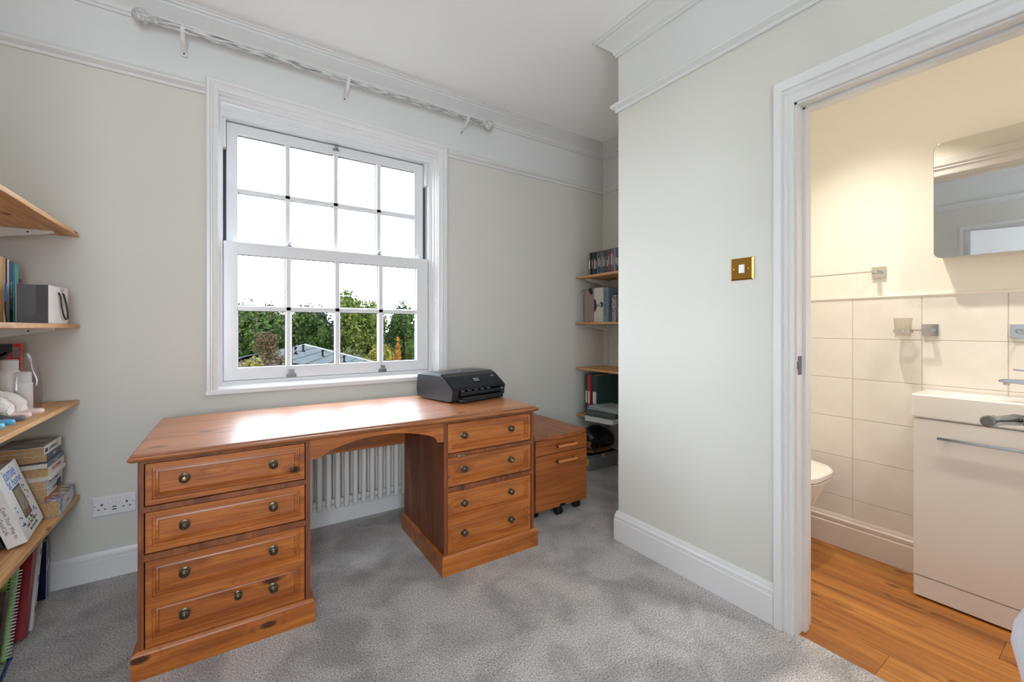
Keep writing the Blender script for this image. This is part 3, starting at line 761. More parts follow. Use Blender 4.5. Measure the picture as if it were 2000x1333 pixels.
# ------------------------------------------------------------------ switch and socket
sw = thing('light_switch', 'square polished brass light switch with a white rocker', 'light switch', (XR, .957, 1.427))
mb = MB(); mb.panel((.957 - .0475, .957 + .0475, 1.427 - .0465, 1.427 + .0465), [(0, 0), (0, .003), (.006, .0075), (.008, .0075), (.008, .0065), (.010, .0065)], mpr); part('plate', mb, BRASS, sw)
mb = MB(); mb.panel((.957 - .0115, .957 + .0115, 1.427 - .018, 1.427 + .018), [(0, .006), (0, .009), (.002, .0115), (.003, .0115)], mpr); part('rocker', mb, mat('white_plastic', S(236, 236, 240), .3), sw)
for y in (.957 - .030, .957 + .030):
    mb = MB(); mb.lathe([(.0042, 0), (.0042, .0012), (.002, .002)], 12, basis((0, 1, 0), (0, 0, 1), (-1, 0, 0), (XR - .0065, y, 1.427))); part('screw', mb, BRASS, sw)
so = thing('double_socket', 'white double wall socket with two USB slots', 'wall socket', (-.448, YW, .337))
SW = mat('socket_white', S(226, 222, 224), .35); HOLE = mat('socket_hole', S(20, 20, 22), .7)
cx, cz = -.448, .337
mb = MB(); mb.panel((cx - .078, cx + .078, cz - .046, cz + .046), [(0, 0), (0, .005), (.004, .009), (.006, .0092)], mpw); part('plate', mb, SW, so)
for x in (-.013, .013):
    mb = MB(); mb.panel((cx + x - .0095, cx + x + .0095, cz + .008, cz + .036), [(0, .008), (0, .0105), (.002, .013), (.003, .013)], mpw); part('switch', mb, SW, so)
for s in (-1, 1):
    mb = MB(); c = cx + s * .044
    mb.box(c - .0035, c + .0035, YW - .0096, YW - .009, cz + .004, cz + .013); mb.box(c - .0155, c - .0075, YW - .0096, YW - .009, cz - .015, cz - .0105); mb.box(c + .0075, c + .0155, YW - .0096, YW - .009, cz - .015, cz - .0105)
    part('pin_holes', mb, HOLE, so)
    mb = MB(); mb.lathe([(.003, 0), (.003, .001), (.001, .0015)], 10, basis((1, 0, 0), (0, 0, 1), (0, -1, 0), (cx + s * .069, YW - .0092, cz + .006))); part('screw', mb, SATIN, so)
mb = MB()
for z in (-.010, -.022): mb.box(cx - .0075, cx + .0075, YW - .0096, YW - .009, cz + z, cz + z + .005)
part('usb_slots', mb, HOLE, so)

# ------------------------------------------------------------------ bathroom fittings
van = thing('vanity_unit', 'gloss white vanity unit with a long chrome handle', 'vanity unit', (2.63, .33, 0))
VF, VY0, VY1 = 2.512, .075, .580
mb = MB(); mb.box(VF + .018, XB - .026, VY0, VY1, .008, .788); part('body', mb, VANW, van)
mb = MB(); mb.box(VF, VF + .017, VY0, VY1, .100, .782, .0015); vd = part('door', mb, VANW, van)
mb = MB(); mb.box(VF + .001, VF + .017, VY0, VY1, .010, .0965, .001); part('plinth_panel', mb, VANW, van)
mb = MB(); mb.box(VF - .020, VF - .012, .150, .502, .704, .716, .0015); mb.box(VF - .013, VF + .001, .170, .182, .706, .714); mb.box(VF - .013, VF + .001, .470, .482, .706, .714); part('handle', mb, CHROME, vd)
mb = MB()
bs = thing('washbasin', 'slim white rectangular washbasin set on the vanity unit', 'washbasin', (2.63, .33, .789))
BX0, BX1, BY0, BY1, BZ0, BZ1 = VF - .003, XB - .010, .066, .588, .7885, .889
def rr(x0, x1, y0, y1, z, r, n=5):
    out = []
    for cx_, cy_, a0 in ((x1 - r, y1 - r, 0), (x0 + r, y1 - r, 90), (x0 + r, y0 + r, 180), (x1 - r, y0 + r, 270)):
        for i in range(n + 1):
            a = math.radians(a0 + 90 * i / n); out.append((cx_ + r * math.cos(a), cy_ + r * math.sin(a), z))
    return out
mb.loft([rr(BX0 + .004, BX1, BY0 + .004, BY1 - .004, BZ0, .006), rr(BX0, BX1, BY0, BY1, BZ0 + .006, .008), rr(BX0, BX1, BY0, BY1, BZ1 - .005, .008), rr(BX0 + .004, BX1 - .002, BY0 + .004, BY1 - .004, BZ1, .008),
         rr(BX0 + .018, BX1 - .070, BY0 + .030, BY1 - .09, BZ1, .02), rr(BX0 + .024, BX1 - .076, BY0 + .036, BY1 - .096, BZ1 - .008, .02), rr(BX0 + .04, BX1 - .09, BY0 + .06, BY1 - .12, BZ1 - .07, .02)])
part('basin', mb, CERAM, bs)
tp = thing('basin_tap', 'chrome lever tap over the washbasin', 'tap', (2.70, .215, .889))
mb = MB(); mb.lathe([(.024, 0), (.024, .004), (.020, .006), (.019, .095), (.018, .105)], 20, Matrix.Translation((2.705, .215, .889))); part('tap_body', mb, CHROME, tp)
mb = MB(); mb.prism([(.215, .950), (.215, .974), (.330, .971), (.346, .966), (.346, .958), (.330, .955)], 'x', 2.615, 2.645, .003, M=None); 
mb.box(2.62, 2.70, .20, .235, .952, .972, .003); mb.lathe([(.010, 0), (.010, .010)], 14, Matrix.Translation((2.630, .325, .947))); part('spout', mb, CHROME, tp)
mb = MB(); mb.prism([(.20, .996), (.20, 1.006), (.305, 1.014), (.309, 1.012), (.305, 1.007)], 'x', 2.622, 2.642, .0015); mb.box(2.63, 2.71, .198, .222, .992, 1.004, .003); part('lever', mb, CHROME, tp)
mc = thing('mirror_cabinet', 'frameless rounded mirror cabinet above the washbasin', 'mirror', (2.70, .25, 1.49))
MXF = XB - .10
mb = MB(); mb.box(MXF + .004, XB - .001, -.05, .536, 1.497, 2.000, .004); part('cabinet', mb, VANW, mc)
mb = MB(); r_ = [(x_, y_, z_) for (y_, z_, x_) in []]
def rrx(x, y0, y1, z0, z1, r, n=6): return [(x, p[0], p[1]) for p in rr(y0, y1, z0, z1, 0, r, n)]
mb.loft([rrx(MXF + .004, -.055, .545, 1.490, 2.006, .028), rrx(MXF + .0005, -.055, .545, 1.490, 2.006, .028), rrx(MXF, -.0535, .5435, 1.4915, 2.0045, .027)])
part('mirror_door', mb, mat('mirror_silver', S(225, 226, 226), .01, 1.0), mc, smooth=0)
tr = thing('towel_rail', 'thin chrome towel rail on square wall plates', 'towel rail', (XB, .93, 1.46))
for y in (.765, 1.32):
    mb = MB(); mb.box(XB - .012, XB + .0, y - .028, y + .028, 1.432, 1.488, .001); part('wall_plate', mb, CHROME, tr)
    mb = MB(); mb.box(XB - .062, XB - .011, y - .008, y + .010, 1.453, 1.467, .001); part('arm', mb, CHROME, tr)
mb = MB(); mb.box(XB - .064, XB - .056, .775, 1.31, 1.457, 1.463, .0008); part('rail', mb, CHROME, tr)
th = thing('tumbler_holder', 'chrome tumbler holder on the tiles between towel rail and washbasin', 'tumbler holder', (XB, .60, 1.167))
TX = XB - .0075; ty, tz = .660, 1.163
mb = MB(); mb.box(TX - .012, TX, .545, .600, 1.140, 1.196, .001); part('wall_plate', mb, CHROME, th)
mb = MB(); mb.box(TX - .050, TX - .011, .562, .580, 1.161, 1.173, .001); mb.box(TX - .056, TX - .046, .562, .630, 1.163, 1.171, .001); part('arm', mb, CHROME, th)
mb = MB(); mb.lathe([(.0335, -.008), (.0365, -.008), (.0365, .006), (.0335, .006), (.0335, -.008)], 24, Matrix.Translation((TX - .050, ty, tz))); part('ring', mb, CHROME, th)
gl = thing('glass_tumbler', 'faint frosted glass tumbler resting in the chrome ring', 'tumbler', (TX - .050, ty, tz - .015))
mb = MB(); mb.lathe([(.026, -.030), (.028, -.028), (.0345, .062), (.0330, .062), (.027, -.024), (.001, -.024)], 24, Matrix.Translation((TX - .050, ty, tz))); part('cup', mb, glass_mat('frosted_glass', (.93, .92, .90, 1), .05, .3, .25), gl)
hk = thing('soap_dish', 'chrome wall plate with embossed soap rest near the tap', 'soap dish', (XB, .30, 1.165))
mb = MB(); mb.box(TX - .012, TX, .272, .328, 1.137, 1.193, .001); part('wall_plate', mb, CHROME, hk)
mb = MB(); mb.tube([(TX - .016, .300 + .014 * math.cos(t), 1.163 + .009 * math.sin(t)) for t in [i * math.pi / 8 for i in range(16)]], .003, 6, closed=True); mb.box(TX - .05, TX - .01, .296, .304, 1.160, 1.168, .001); part('rest', mb, CHROME, hk)
wc = thing('toilet', 'white toilet with a soft square closed lid behind the door jamb', 'toilet', (2.44, 1.2, 0))
def sq(cx_, cy_, a, b, z, e=3.2, n=40, back=None):
    out = []
    for i in range(n):
        t = 2 * math.pi * i / n; c, s_ = math.cos(t), math.sin(t)
        out.append((cx_ + a * math.copysign(abs(c) ** (2 / e), c), min(back or 9, cy_ + b * math.copysign(abs(s_) ** (2 / e), s_)), z))
    return out
mb = MB(); TCX = 2.445
mb.loft([sq(TCX, 1.30, .12, .22, 0, 3, back=1.525), sq(TCX, 1.29, .125, .225, .05, 3, back=1.525), sq(TCX, 1.27, .14, .26, .18, 2.8, back=1.525), sq(TCX, 1.24, .175, .315, .32, 2.8, back=1.525), sq(TCX, 1.225, .192, .325, .39, 3, back=1.525), sq(TCX, 1.225, .195, .325, .410, 3.2, back=1.525)])
part('pan', mb, CERAM, wc)
mb = MB(); mb.loft([sq(TCX, 1.215, .202, .325, .414, 3.4, back=1.42), sq(TCX, 1.215, .207, .330, .418, 3.4, back=1.42), sq(TCX, 1.215, .207, .330, .425, 3.4, back=1.42)]); part('seat', mb, CERAM, wc)
mb = MB(); mb.loft([sq(TCX, 1.215, .206, .329, .428, 3.4, back=1.42), sq(TCX, 1.215, .210, .333, .432, 3.4, back=1.42), sq(TCX, 1.215, .210, .333, .452, 3.4, back=1.42), sq(TCX, 1.215, .204, .327, .459, 3.4, back=1.415), sq(TCX, 1.215, .15, .27, .462, 3.4, back=1.40)]); part('lid', mb, CERAM, wc)
mb = MB(); mb.box(TCX - .19, TCX + .19, 1.40, 1.528, .44, .80, .02); part('cistern', mb, CERAM, wc)

# pale plastic bag hanging from the lever, only its bulge shows
bag = thing('plastic_bag', 'pale translucent plastic bag bulging in below the door lever', 'plastic bag', (1.13, .12, .45))
BAGM = mat('bag_film', S(214, 216, 222), .3, trans=.25, bump=(14, .5))
mb = MB(); rings = []
for z, b_, a_ in ((.46, .004, .03), (.54, .007, .045), (.585, .014, .055), (.635, .024, .06), (.665, .021, .055), (.70, .009, .045), (.76, .006, .035), (.84, .005, .025), (.95, .004, .015), (1.0, .004, .010)):
    rings.append([(1.150 + a_ * math.cos(t) * (1 + .08 * math.sin(5 * t + z * 20)), .110 + b_ * math.sin(t) * (1 + .12 * math.sin(4 * t + z * 30)), z) for t in [2 * math.pi * i / 28 for i in range(28)]])
mb.loft(rings); part('film', mb, BAGM, bag)
# ------------------------------------------------------------------ shelves on the wall beside the window
def shelf(label, group, x0, x1, y0, y1, zt, front, by, wall_x, t=.019):
    """pine board on white slotted-wall brackets; front = +1 / -1 is the side the room is on"""
    s = thing('wall_shelf', label, 'shelf', ((x0 + x1) / 2, (y0 + y1) / 2, zt - t), group=group)
    mb = MB(); mb.box(x0, x1, y0, y1, zt - t, zt, .0035, 2); part('board', mb, SHELF, s)
    for y in by:
        mb = MB(); xe = (x1 - .055) if front > 0 else (x0 + .055)
        mb.prism([(wall_x, zt - t), (xe, zt - t), (xe, zt - t - .008), (xe - front * .02, zt - t - .014), (wall_x + front * .02, zt - t - .058), (wall_x, zt - t - .062)], 'y', y - .006, y + .006, .001)
        b = part('bracket', mb, WHITE, s)
        mb = MB(); xm = wall_x + (xe - wall_x) * .72
        mb.tube([(xm, y - .0075, zt - t - .012), (xm, y + .0075, zt - t - .012)], .0035, 8); part('screw_hole', mb, SEAL, b)
    return s
LX0, LX1 = -.880, -.566
shelf('empty pine shelf above the grey paper bag', 'pine shelves over the wall socket', LX0, LX1, 1.15, 2.722, 1.611, 1, (2.61, 1.7), XL + .012)
shelf('pine shelf carrying the grey paper bag and upright books', 'pine shelves over the wall socket', LX0, LX1 + .002, 1.15, 2.722, 1.196, 1, (2.61, 1.7), XL + .012)
shelf('pine shelf carrying slippers and the red book', 'pine shelves over the wall socket', LX0, LX1, 1.15, 2.722, .850, 1, (2.61, 1.7), XL + .012)
shelf('pine shelf carrying the paperback stack, lowest by the socket', 'pine shelves over the wall socket', LX0, LX1 + .002, 1.15, 2.722, .416, 1, (2.61, 1.7), XL + .012)
AX0, AX1 = 2.468, 2.795
g = 'pine shelves in the alcove'
shelf('alcove pine shelf with a row of DVD cases, topmost', g, AX0, AX1, 1.70, 2.722, 1.612, -1, (2.66, 1.95), XA - .012)
shelf('alcove pine shelf holding boxed sets below the DVD cases', g, AX0 - .006, AX1, 1.70, 2.722, 1.224, -1, (2.66, 1.95), XA - .012)
shelf('bare alcove pine shelf above the green binders', g, AX0, AX1, 1.70, 2.722, .842, -1, (2.66, 1.95), XA - .012)
shelf('alcove pine shelf under the binders and document wallets, lowest', g, AX0 + .004, AX1, 1.70, 2.722, .447, -1, (2.66, 1.95), XA - .012)
def upright(x, y, front, z0, z1, label):
    o = thing('shelf_upright', label, 'shelf upright', (x, y, z0), group='white slotted shelf uprights')
    mb = MB(); xs = sorted((x, x + front * .012)); mb.box(xs[0], xs[1], y - .0125, y + .0125, z0, z1, .001); part('channel', mb, WHITE, o)
    mb = MB(); xf = x + front * .0122; z = z0 + .02
    while z < z1 - .03:
        for s in (-.006, .006): mb.box(min(xf, xf - front * .001), max(xf, xf - front * .001), y + s - .002, y + s + .002, z, z + .013)
        z += .0254
    part('slots', mb, SEAL, o)['kind'] = 'stuff'
upright(XA, 2.66, -1, .30, 1.75, 'white slotted metal upright in the alcove corner')
upright(XA, 1.95, -1, .30, 1.75, 'white slotted metal upright at the hidden end of the alcove shelves')
upright(XL, 2.61, 1, .30, 1.75, 'white slotted metal upright behind the shelves over the socket')
upright(XL, 1.70, 1, .30, 1.75, 'white slotted metal upright at the near end of the socket shelves')

# ------------------------------------------------------------------ books
def book(name, label, cat, w, h, t, cover, M, pages=None, group=None, hard=False):
    """spine in the local x=0 plane, thickness along y, height along z"""
    o = thing(name, label, cat, group=group); o.matrix_basis = M
    c = .003 if hard else .0014; i = .004 if hard else .0005
    mb = MB(); mb.box(-w, 0, 0, c, 0, h, .0006, 1); mb.box(-w, 0, t - c, t, 0, h, .0006, 1); mb.box(-c, 0, c * .5, t - c * .5, 0, h, .0006, 1)
    part('cover', mb, cover, o, local=True)
    mb = MB(); mb.box(-w + i, -c, c, t - c, i, h - i); part('pages', mb, pages or PAGES, o, local=True)
    return o
def col(name, r, g, b, rough=.45, v=None): return mat('cover_' + name, S(r, g, b), rough, var=v)
TR = lambda x, y, z: Matrix.Translation((x, y, z))
SPINE_DOWN = lambda t, z, e=.0004: basis((0, 0, -1), (0, 1, 0), (1, 0, 0), (e, t / 2, z))
INK = mat('dark_ink', S(40, 40, 46), .6); BLUE = mat('blue_ink', S(48, 120, 196), .5); REDI = mat('red_ink', S(190, 40, 60), .5)

# upright books on the second shelf; spines face the room
SHZ = 1.196
gB = 'books on the shelf with the paper bag'
o = book('hardback_book', 'tan-spined upright book at the frame edge', 'book', .16, .255, .040, col('tan', 205, 165, 110), TR(-.715, 2.396, SHZ), group=gB)
o = book('notebook', 'cream notebook closed by a dark elastic band', 'notebook', .15, .250, .038, col('cream', 214, 200, 176), TR(-.713, 2.446, SHZ), PAGESW, group=gB)
mb = MB(); mb.tube([(.0015, .004, .249), (.002, .003, .16), (.001, -.004, .06), (.0015, .004, .018), (.001, .014, .002)], .0022, 6); part('elastic_band', mb, SEAL, o, local=True)
mb = MB(); mb.tube([(.002, .000, .155), (.0022, -.003, .12), (.002, -.003, .085)], .003, 6); part('bookmark', mb, BLUE, o, local=True)
o = book('hardback_book', 'royal blue spined upright book with handwritten style title', 'book', .16, .246, .026, col('royal', 38, 84, 160, .4, (14, S(52, 60, 120))), TR(-.713, 2.490, SHZ), PAGESW, group=gB)
text(o, 'forever by', .016, WHT, SPINE_DOWN(.026, .13))
mb = MB(); mb.box(0, .0006, .001, .025, .002, .055); part('spine_band', mb, INK, o, local=True)
o = book('hardback_book', 'teal upright book behind the grey paper bag', 'book', .16, .242, .040, col('teal', 88, 176, 170, .35, (12, S(40, 140, 140))), TR(-.710, 2.522, SHZ), PAGESW, group=gB)
o = book('paperback_book', 'small magenta book peeping over the grey paper bag', 'book', .12, .182, .022, col('magenta', 140, 22, 86), TR(-.712, 2.575, SHZ), group=gB)

# paper gift bag lying on its side
gb = thing('gift_bag', 'charcoal and white paper gift bag lying on its side', 'gift bag', (-.634, 2.42, SHZ)); gb.rotation_euler = (0, 0, math.radians(-4))
CH = mat('charcoal_paper', S(84, 82, 86), .6, bump=(30, .15)); WP = mat('white_card', S(222, 214, 208), .5)
bw_, bh, bl = .090, .152, .185
mb = MB(); e = .010      # end with folded base: two facets either side of a crease
v = [(-bw_ / 2, 0, 0), (bw_ / 2, 0, 0), (bw_ / 2, 0, bh), (-bw_ / 2, 0, bh), (.006, e, .045), (.006, e, bh), (0, .003, 0)]
mb.raw(v, [(0, 6, 4), (6, 1, 4), (1, 2, 5, 4), (4, 5, 3, 0)])
part('end_gusset', mb, CH, gb, local=True, smooth=0)
mb = MB(); t_ = .0012
mb.box(bw_ / 2 - t_, bw_ / 2, 0, bl, 0, bh); mb.box(-bw_ / 2, -bw_ / 2 + t_, 0, bl, 0, bh); mb.box(-bw_ / 2, bw_ / 2, .012, bl, 0, t_); mb.box(-bw_ / 2, bw_ / 2, .012, bl, bh - t_, bh); mb.box(-bw_ / 2, bw_ / 2, bl - t_, bl, 0, bh)
part('side_panels', mb, WP, gb, local=True)
mb = MB(); x = bw_ / 2 + .003
mb.tube([(bw_ / 2 - .001, .085, .127), (x, .088, .125), (x + .002, .095, .110), (x + .003, .102, .07), (x + .004, .118, .035), (x + .005, .138, .018), (x + .005, .156, .022), (x + .004, .160, .045), (x + .003, .148, .085), (x + .002, .133, .112), (x, .130, .125), (bw_ / 2 - .001, .127, .127)], .0032, 8)
part('cord_handle', mb, mat('dark_cord', S(52, 54, 54), .8), gb, local=True)
mb = MB(); mb.tube([(x, .108, .140), (x + .002, .118, .147), (x + .002, .128, .140), (x + .001, .12, .134)], .0035, 8); part('ribbon_knot', mb, mat('grey_ribbon', S(190, 184, 186), .5), gb, local=True)

# third shelf: red book, bagged bottles, slippers, sandals
Z3 = .850
o = book('hardback_book', 'large red and black book standing behind the white bottles', 'book', .185, .262, .030, mat('cover_red', S(196, 30, 34), .4), basis((1, 0, 0), (0, 1, 0), (0, 0, 1), (-.716, 2.60, Z3)), PAGESW)
mb = MB(); mb.box(-.185, -.022, -.0006, 0, .225, .262)
random.seed(4)
for i in range(16):
    x_, z_ = random.uniform(-.18, -.03), random.uniform(.205, .230); mb.lathe([(random.uniform(.006, .013), 0), (.006, .0007)], 9, basis((1, 0, 0), (0, 0, 1), (0, -1, 0), (x_, 0, z_)))
part('cover_art', mb, INK, o, local=True)
mb = MB(); mb.box(-.022, -.004, -.0006, 0, .205, .250); part('cover_stripe', mb, mat('grey_print', S(120, 118, 116), .5), o, local=True)
text(o, 'HARTSFALL', .024, mat('gold_print', S(224, 190, 150), .4), basis((0, 0, -1), (0, 1, 0), (1, 0, 0), (.0004, .015, .165)))
def jar(label, x, y, z, prof):
    t = thing('toiletry_bottle', label, 'bottle', (x, y, z), group='white bottles in the clear bag')
    mb = MB(); mb.lathe(prof[0], 22, Matrix.Translation((x, y, z))); part('container', mb, mat('bottle_white', S(236, 234, 230), .3), t)
    mb = MB(); mb.lathe(prof[1], 22, Matrix.Translation((x, y, z))); part('cap', mb, mat('bottle_cap', S(228, 226, 224), .4), t)
jar('squat white jar in the clear bag, nearest the red book spine', -.678, 2.495, Z3, ([(.024, 0), (.026, .003), (.026, .108), (.022, .112)], [(.022, .112), (.0225, .114), (.0225, .150), (.019, .153)]))
jar('tall white bottle in the clear bag beside the squat jar', -.720, 2.51, Z3, ([(.028, 0), (.030, .004), (.030, .150), (.024, .162)], [(.024, .162), (.0245, .164), (.0245, .198), (.020, .202)]))
cb = thing('clear_bag', 'crumpled clear plastic bag pulled over white bottles', 'plastic bag', (-.70, 2.505, Z3))
mb = MB(); rings = []
for z, a_, b_, cx_ in ((.002, .066, .055, -.702), (.05, .072, .060, -.702), (.12, .068, .056, -.702), (.17, .058, .046, -.700), (.21, .042, .032, -.698), (.232, .022, .016, -.694), (.240, .006, .005, -.690)):
    rings.append([(cx_ + a_ * math.cos(q) * (1 + .07 * math.sin(6 * q + z * 40)), 2.505 + b_ * math.sin(q) * (1 + .09 * math.sin(5 * q + z * 55)), Z3 + z) for q in [2 * math.pi * i / 30 for i in range(30)]])
mb.loft(rings); part('film', mb, glass_mat('clear_film', (.95, .94, .95, 1), .05, .15, .25), cb, smooth=20)
def sole(pts_len, wid, th, taper=.8):
    n = 28; out = []
    for i in range(n):
        q = 2 * math.pi * i / n; s_ = math.sin(q); c_ = math.cos(q)
        out.append((wid * (1 if c_ > 0 else taper) * math.copysign(abs(s_) ** .8, s_), pts_len * math.copysign(abs(c_) ** .8, c_)))
    return out
def slipper(name, label, cat, x, y, z, ang, L, Wd, solem, upm, fluffy, strap=False, tilt=0):
    t = thing(name, label, cat, (x, y, z), group='slippers and sandals on the shelf'); t.rotation_euler = (math.radians(tilt), 0, math.radians(ang))
    out = sole(L, Wd, .012); mb = MB()
    mb.loft([[(p[0] * .95, p[1] * .97, 0) for p in out], [(p[0], p[1], .004) for p in out], [(p[0], p[1], .012) for p in out], [(p[0] * .95, p[1] * .97, .016) for p in out]])
    part('sole', mb, solem, t, local=True)
    mb = MB()
    if fluffy:
        random.seed(int(x * 1000) & 255); rings = []
        for k in range(9):
            yy = -L * .85 + L * 1.42 * k / 8; r_ = []; tp_ = (1 - (abs(k - 4) / 4.5) ** 3.2) ** .5
            for i in range(20):
                q = math.pi * i / 19; rr_ = 1 + random.uniform(-.06, .06)
                r_.append((Wd * 1.08 * math.cos(q) * rr_ * (.4 + .6 * tp_), yy + random.uniform(-.005, .005), .014 + .092 * math.sin(q) * rr_ * tp_ * (1 - .25 * (k / 8))))
            rings.append(r_)
        mb.loft(rings)
    else:
        for s_ in (-1, 1):
            mb.tube([(s_ * Wd * .95, -L * .1, .010), (s_ * Wd * .8, L * .1, .026), (s_ * Wd * .3, L * .42, .030), (0, L * .62, .018)], .006, 8, flat=.5)
        for i in range(5): mb.ball((random.uniform(-.5, .5) * Wd, L * (.05 + .1 * i), .026), (.008, .008, .006), 8, 6)
    part('upper', mb, upm, t, local=True)
PINKS = mat('pale_pink_sole', S(232, 206, 200), .7); BOUC = mat('boucle_wool', S(236, 230, 222), .95, bump=(140, 1.0))
slipper('slipper', 'fluffy cream slipper with pale pink sole, its toe reaching furthest along the shelf', 'slipper', -.712, 2.376, Z3, -86, .120, .036, PINKS, BOUC, True)
slipper('slipper', 'fluffy cream slipper with pale pink sole, next to the plum sandal', 'slipper', -.722, 2.288, Z3, -88, .120, .036, PINKS, BOUC, True)
slipper('sandal', 'flat sandal with a grey and plum sole beside the slippers', 'sandal', -.702, 2.216, Z3, -88, .105, .031, mat('plum_sole', S(120, 60, 88), .5, var=(14, S(96, 98, 106))), mat('stone_beads', S(150, 146, 128), .5), False)
slipper('sandal', 'flat sandal with a bright blue sole beside the plum one', 'sandal', -.708, 2.148, Z3, -89, .105, .031, mat('blue_sole', S(78, 160, 196), .45), mat('stone_beads', S(150, 146, 128), .5), False)
slipper('sandal', 'flat sandal with a light blue sole at the frame edge', 'sandal', -.712, 2.080, Z3, -90, .105, .031, mat('sky_sole', S(104, 178, 208), .45), mat('dark_strap', S(44, 30, 48), .5), False)

# ------------------------------------------------------------------ paperback stack on the lowest shelf
Z4 = .416
def flat(x, y, z, rz=0): return TR(x, y, z) @ Matrix.Rotation(math.radians(rz), 4, 'Z') @ Matrix.Rotation(math.radians(90), 4, 'X')
gS = 'books stacked on the lowest shelf by the socket'
SP = lambda t, z: basis((0, 0, 1), (0, -1, 0), (1, 0, 0), (.0004, t / 2, z))      # lettering along a lying spine
ART = mat('cover_floral', S(60, 84, 140), .45, var=(42, S(212, 212, 216)))
z = Z4
o = book('hardback_book', 'thick hardback with blue floral jacket at the base of the stack', 'book', .145, .215, .066, ART, flat(-.572, 2.665, z, 2), hard=True, group=gS)
mb = MB(); mb.box(0, .0008, .004, .062, .022, .178); part('spine_panel', mb, mat('jacket_white', S(218, 214, 210), .5), o, local=True); text(o, 'winter', .018, mat('pale_ink', S(150, 160, 178), .5), basis((0, 0, -1), (0, 1, 0), (1, 0, 0), (.001, .033, .10)))
mb = MB(); mb.box(-.09, -.004, .066, .0666, .03, .17); part('jacket_picture', mb, mat('jacket_art', S(226, 218, 196), .5, var=(30, S(96, 40, 52))), o, local=True)
z += .066
random.seed(9)
rows = [('paperback_book', 'orange spined paperback just above the floral hardback', .128, .200, .022, 'orange', (206, 116, 48), None, None, -.608),
        ('paperback_book', 'white spined paperback with a charcoal block, above the orange one', .128, .200, .033, 'ice', (206, 208, 210), 'ISLAND', INK, -.604),
        ('paperback_book', 'pale grey spined paperback with tiny dark lettering in the stack', .132, .205, .032, 'pale', (200, 196, 194), 'the last letter', INK, -.602),
        ('paperback_book', 'slim white paperback under the one with red lettering', .150, .210, .014, 'white', (220, 214, 208), None, None, -.594),
        ('paperback_book', 'cream spined paperback with bold red lettering', .140, .205, .036, 'ivory', (220, 208, 190), 'THE SUMMER', REDI, -.598),
        ('paperback_book', 'slim grey paperback with white page edges in the stack', .150, .215, .020, 'slate', (96, 98, 108), 'home', WHT, -.598),
        ('paperback_book', 'navy spined paperback second from the top of the stack', .140, .200, .028, 'navy', (62, 66, 88), 'PAUL', WHT, -.608),
        ('paperback_book', 'cream spined paperback with a black and white cover, topmost on the stack', .150, .208, .034, 'topcream', (222, 212, 198), 'LAWRENCE', INK, -.606)]
ry = [0, 1.5, -1, 2, 0.5, 1, 2, 0]
for k, (nm, lab, w, h, t, cn, rgb, tx, ink, x) in enumerate(rows):
    o = book(nm, lab, 'book', w, h, t, col('stack_' + cn, *rgb), flat(x, 2.650 - (k % 3) * .004, z, ry[k]), PAGESW if cn in ('slate', 'white') else PAGES, group=gS)
    if tx: text(o, tx, t * .55, ink, basis((0, 0, -1), (0, 1, 0), (1, 0, 0), (.0004, t / 2, h * .5)))
    if cn == 'ice':
        mb = MB(); mb.box(0, .0006, .001, t - .001, .02, .075); part('spine_block', mb, INK, o, local=True)
    if cn == 'topcream':
        mb = MB(); mb.box(-.146, -.006, t, t + .0006, .006, .202); part('cover_photo', mb, mat('monochrome_photo', S(176, 168, 162), .45, var=(16, S(56, 50, 50))), o, local=True)
        mb = MB(); mb.box(0, .0006, t * .3, t * .75, .17, .20); part('spine_mark', mb, INK, o, local=True)
        mb = MB(); mb.box(-.12, -.03, t * .45, t * .52, h - .0005, h + .0006); part('bookmark', mb, PAGESW, o, local=True)
    z += t + .0004

# cookery book leaning back against the shelf wall
lean = math.radians(17)
JM = basis((0, -1, 0), (math.cos(lean), 0, math.sin(lean)), (-math.sin(lean), 0, math.cos(lean)), (0, 0, 0))
JROT = JM.copy()
JROT = Matrix.Rotation(math.radians(5.3), 4, 'Z') @ JROT
JM = TR(-.627, 2.170, Z4 + .002) @ JROT
o = thing('cookery_book', 'white cookery hardback with blue lettering and a framed cover photograph', 'book'); o.matrix_basis = JM
# local axes: x towards the viewpoint along the shelf (spine at x=0), y out of the front cover, z up the cover
t_, w_, h_ = .048, .250, .258
CW = mat('cover_white', S(230, 226, 222), .35)
mb = MB(); mb.box(-w_, 0, 0, .003, 0, h_, .0008, 1); mb.box(-w_, 0, t_ - .003, t_, 0, h_, .0008, 1); mb.box(-.003, 0, .001, t_ - .001, 0, h_, .0008, 1); part('cover', mb, CW, o, local=True)
mb = MB(); mb.box(-w_ + .004, -.003, .003, t_ - .003, .004, h_ - .004); part('pages', mb, PAGESW, o, local=True)
